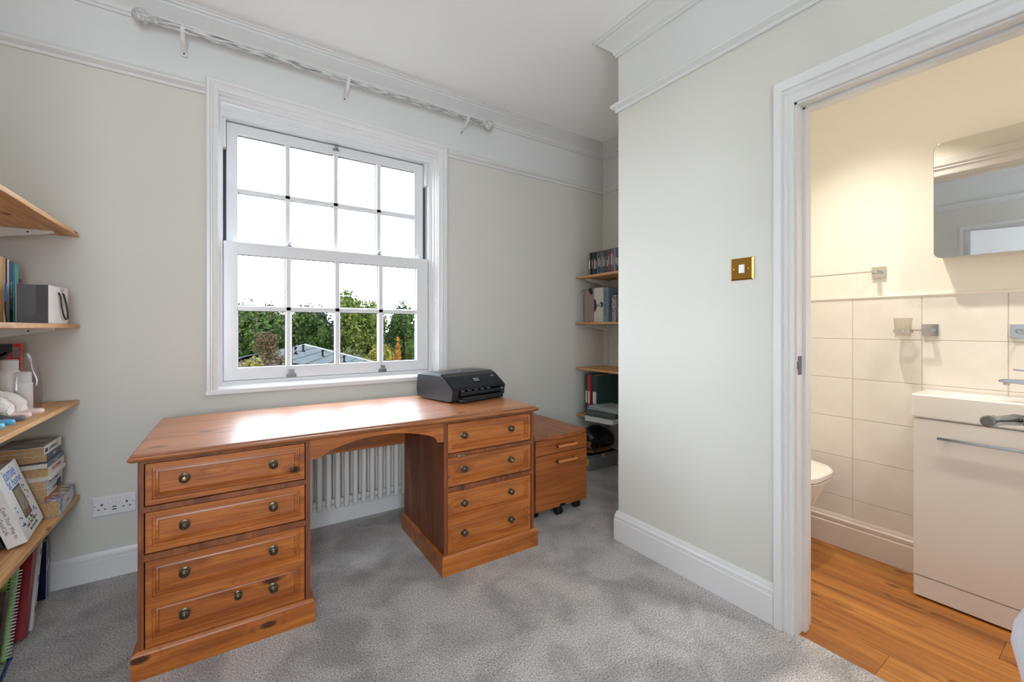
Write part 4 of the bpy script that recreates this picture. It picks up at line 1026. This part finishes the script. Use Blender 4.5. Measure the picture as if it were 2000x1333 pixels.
# front cover lettering: reading direction runs from the spine (x=0) to the fore-edge (x=-w)
FC = lambda x, z: basis((-1, 0, 0), (0, 0, 1), (0, 1, 0), (x, t_ + .0003, z))
text(o, 'jamie', .062, BLUE, FC(-.125, .230)); text(o, 'at home', .046, BLUE, FC(-.140, .194))
text(o, 'Cook Your Way to', .017, INK, FC(-.125, .036)); text(o, 'the Good Life', .017, INK, FC(-.125, .019))
mb = MB(); mb.box(-.172, -.084, t_, t_ + .0007, .060, .176); part('photo_border', mb, INK, o, local=True)
mb = MB(); mb.box(-.168, -.088, t_ + .0006, t_ + .0012, .065, .171); part('photo', mb, mat('photo_print', S(150, 160, 100), .3, var=(22, S(96, 62, 58))), o, local=True)
mb = MB(); mb.lathe([(.022, 0), (.018, .0005)], 14, basis((-1, 0, 0), (0, 0, 1.6), (0, 1, 0), (-.132, t_ + .0011, .112))); part('photo_figure', mb, mat('figure_print', S(168, 132, 128), .4, var=(50, S(120, 110, 124))), o, local=True)
mb = MB(); mb.box(-.160, -.095, t_ + .0010, t_ + .0015, .066, .088); part('photo_foreground', mb, mat('foreground_print', S(70, 58, 56), .4, var=(60, S(170, 80, 60))), o, local=True)
mb = MB(); random.seed(21)
for i in range(26):
    x_, z_ = (random.choice((random.uniform(-.222, -.186), random.uniform(-.058, -.030))), random.uniform(.045, .165)) if i < 20 else (random.uniform(-.17, -.08), random.uniform(.045, .056))
    q = random.uniform(0, 3); a_ = random.uniform(.004, .008)
    mb.lathe([(a_, 0), (a_ * .9, .0005)], 7, basis((math.cos(q), 0, math.sin(q)), (-math.sin(q) * .5, 0, math.cos(q) * .5), (0, 1, 0), (x_, t_ + .0002, z_)))
part('cover_sprigs', mb, mat('sprig_ink', S(58, 86, 122), .5), o, local=True)['kind'] = 'stuff'
text(o, 'Cook Your Way to', .015, INK, basis((0, 0, -1), (0, 1, 0), (1, 0, 0), (.0004, .030, .085)), depth=.0002); text(o, 'the Good Life', .015, INK, basis((0, 0, -1), (0, 1, 0), (1, 0, 0), (.0004, .014, .090)))
o = book('paperback_book', 'black spined book behind the cookery book at the frame edge', 'book', .14, .22, .03, mat('cover_black', S(34, 34, 38), .4), TR(-.664, 2.168, Z4 + .002) @ JROT, PAGESW)
text(o, 'IN', .014, WHT, basis((0, 0, -1), (0, 1, 0), (1, 0, 0), (.0004, .015, .03)))

# ------------------------------------------------------------------ books and folders leaning on the floor
gF = 'folders leaning on the carpet under the shelves'
def leaning(y, deg, x=-.636, t=.03):
    return TR(x, y, .001 + t * math.sin(math.radians(deg))) @ Matrix.Rotation(math.radians(-deg), 4, 'X')
o = book('folder', 'navy ring folder with white edges against the skirting', 'folder', .20, .245, .032, mat('cover_navyfolder', S(34, 38, 92), .35), leaning(2.655, 3, -.656), PAGESW, group=gF)
mb = MB(); mb.box(0, .0008, 0, .0035, 0, .245); mb.box(0, .0008, .0285, .032, 0, .245); mb.tube([(.0005, .004, .17), (.0005, .028, .165), (.0005, .006, .12)], .0012, 6); part('edge_trim', mb, WP, o, local=True)
o = book('lever_file', 'slim white file behind the red folder', 'file', .22, .315, .022, mat('cover_whitefile', S(206, 200, 194), .5), leaning(2.402, 17, -.630, .022), PAGESW, group=gF)
mb = MB()
for z_ in (.06, .17, .27): mb.box(0, .0008, .008, .014, z_, z_ + .022)
part('spine_marks', mb, INK, o, local=True)
o = book('folder', 'dark red folder behind the green spiral notebook', 'folder', .22, .320, .040, mat('cover_redfolder', S(150, 22, 36), .4), leaning(2.338, 19, -.636, .04), PAGESW, group=gF)
o = thing('spiral_notebook', 'lime green spiral-bound notebook leaning on the red folder', 'notebook', group=gF); o.matrix_basis = leaning(2.225, 21, -.648, .024)
mb = MB(); mb.box(-.21, 0, 0, .0016, 0, .298); mb.box(-.21, 0, .018, .0196, 0, .298); part('cover', mb, mat('cover_lime', S(156, 208, 106), .45), o, local=True)
mb = MB(); mb.box(-.207, -.002, .0016, .018, .003, .295); part('pages', mb, PAGESW, o, local=True)
mb = MB()
for i in range(27):
    z_ = .010 + i * .0106; mb.tube([(-.002 + .012 * math.cos(q), .0098 + .0135 * math.sin(q), z_) for q in [2 * math.pi * k / 10 for k in range(10)]], .0022, 5, closed=True)
part('spiral', mb, mat('spiral_grey', S(206, 212, 210), .4), o, local=True)
mb = MB()
for i in range(27): mb.box(-.020, -.014, -.0006, 0, .0075 + i * .0106, .0125 + i * .0106)
part('punched_holes', mb, mat('hole_green', S(40, 62, 36), .6), o, local=True)['kind'] = 'stuff'
o = book('photo_album', 'dark brown album in front of the green notebook', 'album', .20, .255, .030, mat('cover_brown', S(66, 42, 32), .45, var=(24, S(90, 62, 46))), leaning(2.142, 22, -.650), PAGES, group=gF)
o = book('paperback_book', 'bright blue spined book at the frame edge on the carpet', 'book', .15, .21, .022, mat('cover_brightblue', S(36, 62, 170), .4), leaning(2.06, 22, -.640, .022), PAGESW, group=gF)
text(o, 'SAMA', .018, WHT, SPINE_DOWN(.022, .12))
pn = thing('pen', 'dark blue pen lying on the carpet', 'pen', (-.64, 2.19, .006))
mb = MB(); mb.tube([(-.628, 2.12, .006), (-.640, 2.225, .006)], .0048, 10); part('barrel', mb, mat('pen_blue', S(26, 54, 110), .35), pn)
mb = MB(); mb.tube([(-.640, 2.225, .006), (-.6405, 2.231, .007), (-.6425, 2.247, .007)], [.0048, .0068, .0064], 10); part('cap', mb, mat('pen_blue', S(26, 54, 110), .35), pn)
mb = MB(); mb.raw([(-.690, 2.585, .006), (-.676, 2.575, .014), (-.664, 2.590, .008), (-.668, 2.602, .016), (-.682, 2.604, .008), (-.676, 2.590, .004)], [(0, 1, 5), (1, 2, 5), (2, 3, 5), (3, 4, 5), (4, 0, 5)])
one('dried_leaf', mb, mat('dry_leaf', S(130, 88, 48), .7), 'curled brown dried leaf on the carpet by the skirting', 'leaf', smooth=0)

# ------------------------------------------------------------------ alcove shelves: DVDs, boxed sets, binders
ordn = ['first', 'second', 'third', 'fourth', 'fifth', 'sixth', 'seventh', 'eighth', 'ninth', 'tenth', 'eleventh', 'twelfth', 'thirteenth', 'fourteenth', 'fifteenth', 'sixteenth', 'seventeenth', 'eighteenth', 'nineteenth', 'twentieth']
dv = [('green and cream', (112, 122, 104)), ('dark', (36, 42, 46)), ('dark teal', (38, 56, 64)), ('black', (26, 26, 28)), ('dark brown', (40, 26, 28)), ('grey', (104, 102, 100)), ('dark grey', (66, 70, 74)), ('blue', (62, 92, 116)), ('light blue', (86, 116, 138)),
      ('steel blue', (78, 98, 116)), ('slate', (82, 86, 96)), ('charcoal', (72, 70, 68)), ('dusty red', (132, 62, 76)), ('rose red', (140, 72, 84)), ('taupe', (96, 86, 82)), ('warm grey', (116, 104, 98)), ('grey pink', (128, 98, 104)), ('pale grey', (140, 138, 140)), ('grey blue', (96, 102, 116)), ('dark blue', (62, 68, 92))]
y = 2.605; FL = Matrix.Rotation(math.pi, 4, 'Z')
random.seed(3)
for k, (cn, rgb) in enumerate(dv):
    t = .021 if k == 0 else .0155
    o = thing('dvd_case', f'{cn} DVD case, {ordn[k]} from the window wall on the top alcove shelf', 'DVD case', group='DVD cases on the top alcove shelf')
    o.matrix_basis = TR(2.520 - (.012 if k == 0 else 0), y, 1.612) @ FL
    mb = MB(); mb.box(-.135, 0, 0, t - .0008, 0, .190, .001, 1); part('case', mb, mat('dvd_shell', S(30, 32, 34), .35), o, local=True)
    mb = MB(); mb.box(0, .0005, .0012, t - .002, .004, .186); s = part('spine_sleeve', mb, mat('dvd_' + str(k), S(*rgb), .35), o, local=True)
    mb = MB(); zz = random.uniform(.05, .07); mb.box(.0005, .0009, .0035, t - .0045, zz, zz + random.uniform(.05, .09)); part('spine_print', mb, mat('dvd_print' + str(k % 3), S(*((206, 204, 200), (176, 178, 184), (150, 120, 100))[k % 3]), .5), s, local=True)
    y -= t
def boxset(label, y1, t, h, x, rgb, name='box_file', rot=0):
    o = thing(name, label, 'box'); o.matrix_basis = TR(x, y1, 1.224) @ Matrix.Rotation(math.radians(rot), 4, 'Z') @ FL
    mb = MB(); mb.box(-.22, 0, 0, t, 0, h, .002, 1); part('case', mb, mat('box_' + label[:14], S(*rgb), .5), o, local=True)
    return o
def ribbon(o, pts):
    mb = MB(); mb.tube(pts, .0075, 8, flat=.18); part('ribbon', mb, mat('black_ribbon', S(18, 18, 20), .5), o, local=True)
o = boxset('taupe keepsake box with a black ribbon nearest the window wall', 2.662, .050, .275, 2.512, (150, 128, 116))
ribbon(o, [(-.03, .02, .276), (.0, .012, .278), (.014, -.012, .268), (.018, -.036, .244)])
o = boxset('taupe keepsake box with a looped black ribbon beside the white set', 2.608, .055, .280, 2.512, (158, 134, 122))
ribbon(o, [(-.03, .010, .281), (.002, .012, .283), (.012, .016, .270), (.010, .030, .245), (.006, .036, .228), (.008, .044, .236), (.006, .040, .262), (.0, .030, .281)])
o = boxset('white boxed set with a black and white portrait on its spine', 2.545, .104, .280, 2.508, (206, 196, 184), 'boxed_set')
mb = MB(); mb.prism([(.004, .085), (.004, .19), (.020, .185), (.030, .150), (.034, .140), (.034, .118), (.026, .108), (.022, .090)], 'x', 0, .0006); part('portrait_coat', mb, INK, o, local=True)
mb = MB(); mb.prism([(.034, .128), (.060, .126), (.060, .142), (.034, .142)], 'x', 0, .0007); mb.lathe([(.020, 0), (.018, .0008)], 16, basis((0, 1, 0), (0, 0, 1), (1, 0, 0), (0, .076, .138))); part('portrait_head', mb, mat('portrait_grey', S(130, 126, 122), .5), o, local=True)
mb = MB(); mb.lathe([(.022, 0), (.020, .0010)], 16, basis((0, 1, 0), (0, 0, 1), (1, 0, 0), (0, .084, .140))); part('portrait_hair', mb, INK, o, local=True)
mb = MB(); mb.ball((.0005, .074, .136), (.001, .012, .016), 12, 8); part('portrait_face', mb, mat('portrait_light', S(190, 184, 178), .5), o, local=True)
o = boxset('blue-grey boxed set lettered down its spine', 2.436, .052, .276, 2.506, (110, 126, 140), 'boxed_set')
text(o, 'WEST WING', .036, mat('slate_print', S(66, 80, 96), .5), basis((0, 0, -1), (0, 1, 0), (1, 0, 0), (.0005, .024, .150)))
mb = MB(); mb.tube([(-.075 + .055 * math.cos(q), .0524, .150 + .055 * math.sin(q)) for q in [2 * math.pi * k / 28 for k in range(28)]], .0012, 5, closed=True); part('cover_seal', mb, mat('slate_print', S(66, 80, 96), .5), o, local=True)
text(o, 'WING', .03, mat('slate_print', S(66, 80, 96), .5), basis((-1, 0, 0), (0, 0, 1), (0, 1, 0), (-.075, .0525, .225)))
o = thing('patterned_tin', 'small speckled black and silver tin in front of the blue-grey set', 'tin', (2.565, 2.345, 1.224))
mb = MB(); mb.box(2.53, 2.61, 2.325, 2.372, 1.224, 1.418, .004); part('body', mb, mat('speckled_tin', S(36, 36, 40), .3, var=(120, S(190, 186, 184))), o)
mb = MB(); mb.box(2.527, 2.613, 2.322, 2.375, 1.418, 1.436, .004); part('lid', mb, SATIN, o)

gB2 = 'ring binders on the lowest alcove shelf'
def binder(label, y1, t, h, x, rgb, m=None):
    o = book('ring_binder', label, 'binder', .275, h, t, m or mat('binder_' + label[:12], S(*rgb), .45), TR(x, y1, .447) @ FL, PAGESW, group=gB2)
    mb = MB(); mb.box(0, .0008, t * .22, t * .78, .10, .20); part('spine_label', mb, WP, o, local=True)
    return o
binder('dark green ring binder against the window wall', 2.655, .030, .338, 2.515, (30, 58, 62))
binder('red ring binder between two dark green ones', 2.622, .034, .333, 2.510, (188, 44, 56))
o = binder('wide dark green ring binder beside the red one', 2.586, .070, .335, 2.522, (32, 64, 66))
mb = MB(); mb.tube([(.001, .035, .060), (.004, .035, .060)], .010, 16); part('finger_ring', mb, CHROME, o, local=True)
gD = 'document wallets on the lowest alcove shelf'
def wallet(name, label, z, h, x0, x1, y0, y1, m, edge=None, rot=0):
    o = thing(name, label, 'document wallet', ((x0 + x1) / 2, (y0 + y1) / 2, z), group=gD); o.rotation_euler = (0, 0, math.radians(rot))
    mb = MB(); mb.box(x0, x1, y0, y1, z, z + .0025, .001); mb.box(x0, x1, y0, y1, z + h - .0025, z + h, .001); mb.box(x1 - .003, x1, y0, y1, z, z + h); part('cover', mb, m, o)
    mb = MB(); mb.box(x0 + .006, x1 - .004, y0 + .006, y1 - .006, z + .0025, z + h - .0025); part('papers', mb, edge or PAGESW, o)
wallet('lever_file', 'grey lever file with white pages jutting over the shelf edge', .448, .046, 2.350, 2.640, 2.235, 2.500, mat('file_grey', S(74, 82, 86), .4), mat('file_pages', S(206, 206, 200), .8, var=(200, S(184, 184, 178))), 10)
wallet('document_wallet', 'smoky plastic wallet of papers on the grey file', .495, .036, 2.390, 2.640, 2.230, 2.520, mat('wallet_smoke', S(92, 94, 94), .3), mat('wallet_edge', S(112, 108, 104), .6, var=(120, S(60, 70, 72))), 6)
wallet('document_wallet', 'teal edged plastic wallet above the smoky one', .532, .012, 2.395, 2.640, 2.200, 2.505, mat('wallet_teal', S(96, 130, 142), .3), None, 3)
wallet('document_wallet', 'clear wallet with pale papers on top of the pile', .545, .010, 2.400, 2.640, 2.180, 2.500, mat('wallet_clear', S(176, 184, 186), .25), None, -4)

bx = thing('storage_box', 'low grey storage box with yellow stickers on the alcove carpet', 'storage box', (2.63, 2.63, 0))
GB = mat('grey_card', S(126, 126, 128), .6)
mb = MB(); mb.box(2.458, 2.785, 2.545, 2.712, 0, .100, .002); part('base', mb, GB, bx)
mb = MB()
for i in range(3): mb.box(2.454, 2.788, 2.541, 2.716, .100 + i * .010, .108 + i * .010, .002)
mb.box(2.458, 2.785, 2.545, 2.712, .10, .128); part('lid', mb, GB, bx)
YEL = mat('yellow_sticker', S(208, 196, 66), .5)
mb = MB(); mb.box(2.600, 2.622, 2.5400, 2.5412, .100, .128); part('sticker', mb, YEL, bx)
mb = MB(); mb.box(2.4568, 2.4580, 2.552, 2.572, .045, .098); part('sticker', mb, YEL, bx)
mb = MB(); mb.box(2.4568, 2.4580, 2.576, 2.600, .030, .095); part('sticker', mb, WP, bx)
hb = thing('shoulder_bag', 'black shoulder bag with tan base slumped on the grey box', 'bag', (2.64, 2.63, .130))
BK = mat('black_leather', S(14, 18, 22), .3, bump=(40, .2))
mb = MB(); rings = []
for k, (x_, zh, yw) in enumerate(((2.478, .06, .045), (2.492, .15, .07), (2.53, .20, .08), (2.60, .215, .085), (2.68, .205, .085), (2.74, .165, .078), (2.775, .10, .06), (2.788, .05, .04))):
    r_ = []
    for i in range(20):
        q = 2 * math.pi * i / 20; r_.append((x_ + .012 * math.sin(3 * q), 2.628 + yw * math.cos(q), .152 + max(0, (zh - .02)) * (.5 + .5 * math.sin(q))))
    rings.append(r_)
mb.loft(rings); part('body', mb, BK, hb)
mb = MB(); rings = []
for x_, yw in ((2.500, .04), (2.52, .07), (2.60, .08), (2.70, .078), (2.735, .06)):
    rings.append([(x_, 2.625 + yw * math.cos(q), .145 + .016 * math.sin(q)) for q in [2 * math.pi * i / 14 for i in range(14)]])
mb.loft(rings); part('tan_base', mb, mat('tan_suede', S(146, 108, 72), .8), hb)
mb = MB(); mb.tube([(2.505, 2.555, .26), (2.50, 2.545, .20), (2.52, 2.538, .155), (2.55, 2.538, .175), (2.575, 2.545, .23)], .010, 8, flat=.4); part('strap', mb, BK, hb)
mb = MB(); mb.tube([(2.520, 2.534, .150), (2.548, 2.534, .150), (2.548, 2.534, .180), (2.520, 2.534, .180)], .003, 6, closed=True); mb.tube([(2.55, 2.55, .255), (2.66, 2.545, .262)], .0015, 6); part('buckle', mb, CHROME, hb)
mb = MB(); mb.box(2.482, 2.500, 2.560, 2.600, .175, .235, .006); part('pocket_lining', mb, mat('rust_cloth', S(150, 96, 84), .8), hb)
# ------------------------------------------------------------------ outside: garden, shed roof, trees
GZ = -6.5
mb = MB(); mb.raw([(-60, 3.2, GZ), (90, 3.2, GZ), (90, 120, GZ), (-60, 120, GZ)], [(0, 1, 2, 3)]); struct('ground', mb, mat('lawn', S(52, 58, 36), .9, var=(.6, S(44, 50, 30)), spec=0.0))
sd = thing('outbuilding', 'low pitched grey roofed outbuilding in the garden', 'building', (3.0, 16, GZ))
RA = Vector((3.0, 22.04, .36)); rd = Vector((.34, .94, 0)).normalized(); qd = Vector((.94, -.34, 0)).normalized(); pt = math.radians(16)
ROOFM = mat('grey_roofing', S(40, 43, 44), .9, var=(3, S(47, 50, 51)), spec=0.0)
L_ = 6.6; SL = 6.5; nrow = 14
for side in (1, -1):
    sv = qd * side * math.cos(pt) - Vector((0, 0, 1)) * math.sin(pt); nv = Vector((qd.x * side * math.sin(pt), qd.y * side * math.sin(pt), math.cos(pt)))
    for k in range(nrow):
        a0, a1 = SL * k / nrow, SL * (k + 1) / nrow + .05
        P = [RA + sv * a0 - nv * .01, RA + sv * a1 + nv * .02, RA + sv * a1 + nv * .02 - rd * L_, RA + sv * a0 - nv * .01 - rd * L_]
        Q = [p - nv * .03 for p in P]
        mb = MB(); mb.raw([tuple(p) for p in P + Q], [(0, 1, 2, 3), (7, 6, 5, 4), (0, 4, 5, 1), (1, 5, 6, 2), (2, 6, 7, 3), (3, 7, 4, 0)]); part('roof_sheet', mb, ROOFM, sd, smooth=0)
    mb = MB(); P = [RA + nv * .05, RA + sv * SL + nv * .07, RA + sv * SL - nv * .14, RA - nv * .16]
    mb.raw([tuple(p) for p in P] + [tuple(p + rd * .08) for p in P], [(0, 1, 2, 3), (7, 6, 5, 4), (0, 4, 5, 1), (1, 5, 6, 2), (2, 6, 7, 3), (3, 7, 4, 0)]); part('verge_board', mb, mat('verge_white', S(92, 92, 92), .9, spec=0.0), sd, smooth=0)
    if side == 1:
        for rg, sl_ in ((4.36, .65), (2.89, .59), (2.98, 1.37), (3.06, 2.24)):
            p = RA - rd * rg + sv * sl_; mb = MB(); mb.lathe([(.10, 0), (.07, .03), (.035, .05), (.035, .22), (.05, .23), (.05, .27), (.01, .29)], 10, Matrix.Translation(p)); part('vent_pipe', mb, mat('vent_black', S(12, 12, 14), .9, spec=0.0), sd)
mb = MB(); e0 = qd * (SL * math.cos(pt) - .4); zl = RA.z - SL * math.sin(pt) + .1
c = [RA + e0, RA - e0, RA - e0 - rd * (L_ - .3), RA + e0 - rd * (L_ - .3)]
mb.raw([(p.x, p.y, GZ) for p in c] + [(p.x, p.y, zl) for p in c], [(0, 1, 5, 4), (1, 2, 6, 5), (2, 3, 7, 6), (3, 0, 4, 7), (4, 5, 6, 7)])
for off in (Vector((0, 0, 0)), -rd * (L_ - .3)):
    t = RA + off; mb.raw([(t.x + e0.x, t.y + e0.y, zl), (t.x - e0.x, t.y - e0.y, zl), (t.x, t.y, RA.z - .12)], [(0, 1, 2)])
part('walls', mb, mat('shed_render', S(64, 60, 54), .9, spec=0.0), sd, smooth=0)

def leaf_mat(name, cols):
    m = bpy.data.materials.new(name); m.use_nodes = True; nt = m.node_tree; b = nt.nodes['Principled BSDF']; b.inputs['Roughness'].default_value = .65; b.inputs['Specular IOR Level'].default_value = .05
    g_ = nt.nodes.new('ShaderNodeNewGeometry'); r = nt.nodes.new('ShaderNodeValToRGB'); e = r.color_ramp.elements
    D = lambda c_: tuple(v * .125 for v in S(*c_)[:3]) + (1,)
    e[0].color = D(cols[0]); e[1].color = D(cols[-1]); e[0].position = 0; e[1].position = 1
    for i, c_ in enumerate(cols[1:-1]): x = e.new((i + 1) / (len(cols) - 1)); x.color = D(c_)
    nt.links.new(g_.outputs['Random Per Island'], r.inputs['Fac']); nt.links.new(r.outputs['Color'], b.inputs['Base Color'])
    tr_ = nt.nodes.new('ShaderNodeBsdfTranslucent'); mx = nt.nodes.new('ShaderNodeMixShader'); mx.inputs[0].default_value = .3
    nt.links.new(r.outputs['Color'], tr_.inputs['Color']); o = nt.nodes['Material Output']
    nt.links.new(b.outputs[0], mx.inputs[1]); nt.links.new(tr_.outputs[0], mx.inputs[2]); nt.links.new(mx.outputs[0], o.inputs['Surface'])
    return m
BARK = mat('bark', S(84, 72, 60), .9)
def tree(name, label, x, y, top, rx, ry, rz, cols, n, size, seed, cat='tree', shape='round', core=.72, group='trees beyond the garden'):
    """crown of leaf clusters on overlapping lobes, trunk to the ground; top = crown top height"""
    rng = np.random.default_rng(seed); t = thing(name, label, cat, (x, y, GZ), group=group)
    if shape == 'round' and rz > 2.5: top += .15 * rz + .15
    cz = top - rz
    lobes = []
    if shape == 'round':
        lobes.append((0, 0, 0, .72))
        for i in range(16):
            a = rng.uniform(0, 2 * math.pi); v = rng.uniform(-.75, .8); h_ = math.sqrt(1 - v * v) * .68
            lobes.append((h_ * math.cos(a), h_ * math.sin(a), v * .68, rng.uniform(.24, .42)))
    elif shape == 'column':
        for i in range(9): v = -0.85 + 1.7 * i / 8; lobes.append((rng.uniform(-.1, .1), rng.uniform(-.1, .1), v, .85 * (1 - .65 * max(0, v)) ))
    else:
        for i in range(80): a = rng.uniform(0, 2 * math.pi); v = rng.uniform(-1, .95); h_ = rng.uniform(.15, 1.0) * (1.05 - v) * .5; lobes.append((h_ * math.cos(a), h_ * math.sin(a), v, rng.uniform(.09, .17)))
    V = []; F = []
    w = np.array([l[3] ** 2 for l in lobes]); w /= w.sum()
    idx = rng.choice(len(lobes), n, p=w); lb = np.array(lobes)[idx]
    d_ = rng.normal(size=(n, 3)); d_ /= np.linalg.norm(d_, axis=1)[:, None]
    rad_ = rng.uniform(.78, 1.12, n)
    if shape == 'column': c = np.stack([lb[:, 0] * rx, lb[:, 1] * ry, lb[:, 2] * rz], 1) + d_ * (lb[:, 3] * rad_)[:, None] * np.array([rx, ry, rz * .22])
    else: c = (lb[:, :3] + d_ * (lb[:, 3] * rad_)[:, None]) * np.array([rx, ry, rz])
    c += np.array([x, y, cz])
    nn = d_ + rng.normal(scale=.6, size=(n, 3)); nn /= np.linalg.norm(nn, axis=1)[:, None]
    u = np.cross(nn, rng.normal(size=(n, 3))); u /= np.linalg.norm(u, axis=1)[:, None]; vv = np.cross(nn, u)
    s_ = rng.uniform(.55, 1.25, n)[:, None] * size
    q = np.stack([c - u * s_ * .5, c + vv * s_ * .32 + u * s_ * .05, c + u * s_ * .55 + nn * s_ * .12, c - vv * s_ * .32 + u * s_ * .05], 1).reshape(-1, 3)
    me = bpy.data.meshes.new('foliage'); me.from_pydata(q.tolist(), [], [(4 * i, 4 * i + 1, 4 * i + 2, 4 * i + 3) for i in range(n)])
    lm = leaf_mat(name + '_leaf', cols); me.materials.append(lm)
    fo = link('foliage', me, t)
    if core:
        mb = MB()
        for l in lobes[:12]:
            r3 = (l[3] * rx * core, l[3] * ry * core, l[3] * rz * core * (.3 if shape == 'column' else 1)); mb.ball((x + l[0] * rx, y + l[1] * ry, cz + l[2] * rz), r3, 8, 6)
        part('inner_foliage', mb, lm, t)
    mb = MB(); mb.tube([(x, y, GZ), (x + .1, y, (GZ + cz) / 2), (x, y, cz), (x - .05, y, cz + rz * .5)], [.05 + rx * .09, .04 + rx * .07, .03 + rx * .05, .02] if shape != 'open' else [.03, .025, .02, .01], 8)
    for i in range(5):
        a = rng.uniform(0, 2 * math.pi); mb.tube([(x, y, cz - rz * .3 + i * rz * .12), (x + math.cos(a) * rx * .35, y + math.sin(a) * ry * .35, cz + rz * .05 * i), (x + math.cos(a) * rx * .6, y + math.sin(a) * ry * .6, cz + rz * (.15 + .1 * i))], [.03 + rx * .03, .02 + rx * .015, .01] if shape != 'open' else [.012, .01, .006], 6)
    part('trunk', mb, BARK, t)
MG = [(44, 66, 26), (70, 98, 40), (98, 128, 52), (124, 146, 66)]
OL = [(58, 70, 32), (92, 104, 48), (124, 134, 62), (150, 148, 76)]
DK = [(28, 46, 32), (44, 66, 42), (62, 84, 52), (80, 100, 62)]
YG = [(84, 104, 38), (122, 140, 54), (152, 164, 70), (176, 176, 84)]
tree('broadleaf_tree', 'mid green rounded tree in the bottom corner pane nearest the socket', 1.30, 28.0, 2.45, 1.6, 1.4, 3.0, MG, 5200, .26, 1)
tree('broadleaf_tree', 'olive green tree rising behind the outbuilding ridge', 3.35, 38.7, 2.85, 2.2, 1.8, 3.6, OL, 5200, .28, 2)
tree('broadleaf_tree', 'bushy green tree behind the peak of the outbuilding roof', 4.45, 32.0, 2.90, 1.55, 1.4, 3.3, MG, 5200, .27, 3)
tree('dark_tree', 'dark green tree behind the sloping end of the roof', 7.55, 40.7, 2.70, 2.0, 1.6, 3.8, DK, 4600, .28, 4)
tree('broadleaf_tree', 'large yellow-green tree, tallest in the view', 8.1, 32.2, 3.60, 2.05, 1.8, 3.6, YG, 7000, .24, 5)
tree('conifer_tree', 'dark evergreen tree behind the orange column tree', 11.35, 36.0, 2.30, 1.5, 1.4, 4.2, DK, 4200, .26, 6)
tree('broadleaf_tree', 'green tree at the window edge nearest the printer', 11.55, 31.2, 2.75, 1.8, 1.6, 3.6, MG, 5200, .25, 7)
tree('broadleaf_tree', 'pale olive tree peering between the dark and tall trees', 11.0, 48.0, 2.5, 2.7, 1.8, 4.4, OL, 4600, .30, 8)
tree('broadleaf_tree', 'distant green tree behind the mid green corner tree', 1.0, 44.0, 3.1, 2.2, 1.8, 4.4, OL, 4600, .30, 9)
tree('dark_tree', 'distant dark tree between the corner tree and the olive one', 3.0, 50.5, 2.8, 2.8, 1.6, 4.6, DK, 4600, .32, 10)
tree('broadleaf_tree', 'broad distant tree at the far side past the printer', 15.0, 40.0, 2.9, 3.0, 2.0, 4.4, MG, 4600, .32, 11)
for k_, (x_, y_, c_, lab) in enumerate([(16.5, 33.0, OL, 'olive tree past the printer edge of the window'), (21.0, 37.0, MG, 'broad green tree well past the printer edge of the window'), (26.0, 33.0, DK, 'dark tree furthest past the printer edge of the window'),
                                    (-3.4, 36.0, MG, 'green tree past the socket edge of the window'), (-8.0, 38.0, OL, 'olive tree furthest past the socket edge of the window')]):
    tree('broadleaf_tree', lab, x_, y_, 2.6, 2.4, 1.9, 4.0, c_, 4200, .32, 30 + k_)
gSh = 'shrubs in the garden'
tree('column_tree', 'narrow bright orange column tree', 7.35, 21.7, .78, .24, .24, 1.6, [(176, 100, 24), (216, 134, 36), (238, 164, 60), (248, 186, 84)], 1500, .10, 12, shape='column', core=.6, group=gSh)
tree('shrub', 'golden yellow-green shrub beside the orange column tree', 7.45, 25.2, .55, .95, .9, 1.9, [(110, 108, 36), (158, 148, 52), (196, 178, 70), (214, 196, 88)], 3200, .15, 13, 'shrub', group=gSh)
tree('shrub', 'grey-green shrub in front of the tallest tree', 6.15, 27.8, .35, 1.1, .9, 1.9, [(74, 92, 48), (106, 122, 66), (142, 148, 88), (160, 150, 104)], 3200, .16, 14, 'shrub', group=gSh)
tree('shrub', 'sparse russet shrub overlapping the outbuilding roof', .94, 14.5, .98, 1.4, .62, 1.0, [(84, 70, 40), (122, 96, 64), (150, 110, 84), (116, 124, 72)], 5200, .070, 15, 'shrub', 'open', 0, gSh)
tree('shrub', 'yellow tinged shrub low in the corner pane', .38, 12.5, .56, .50, .42, .9, [(120, 116, 44), (164, 156, 64), (190, 178, 84), (108, 120, 60)], 2200, .11, 16, 'shrub', group=gSh)
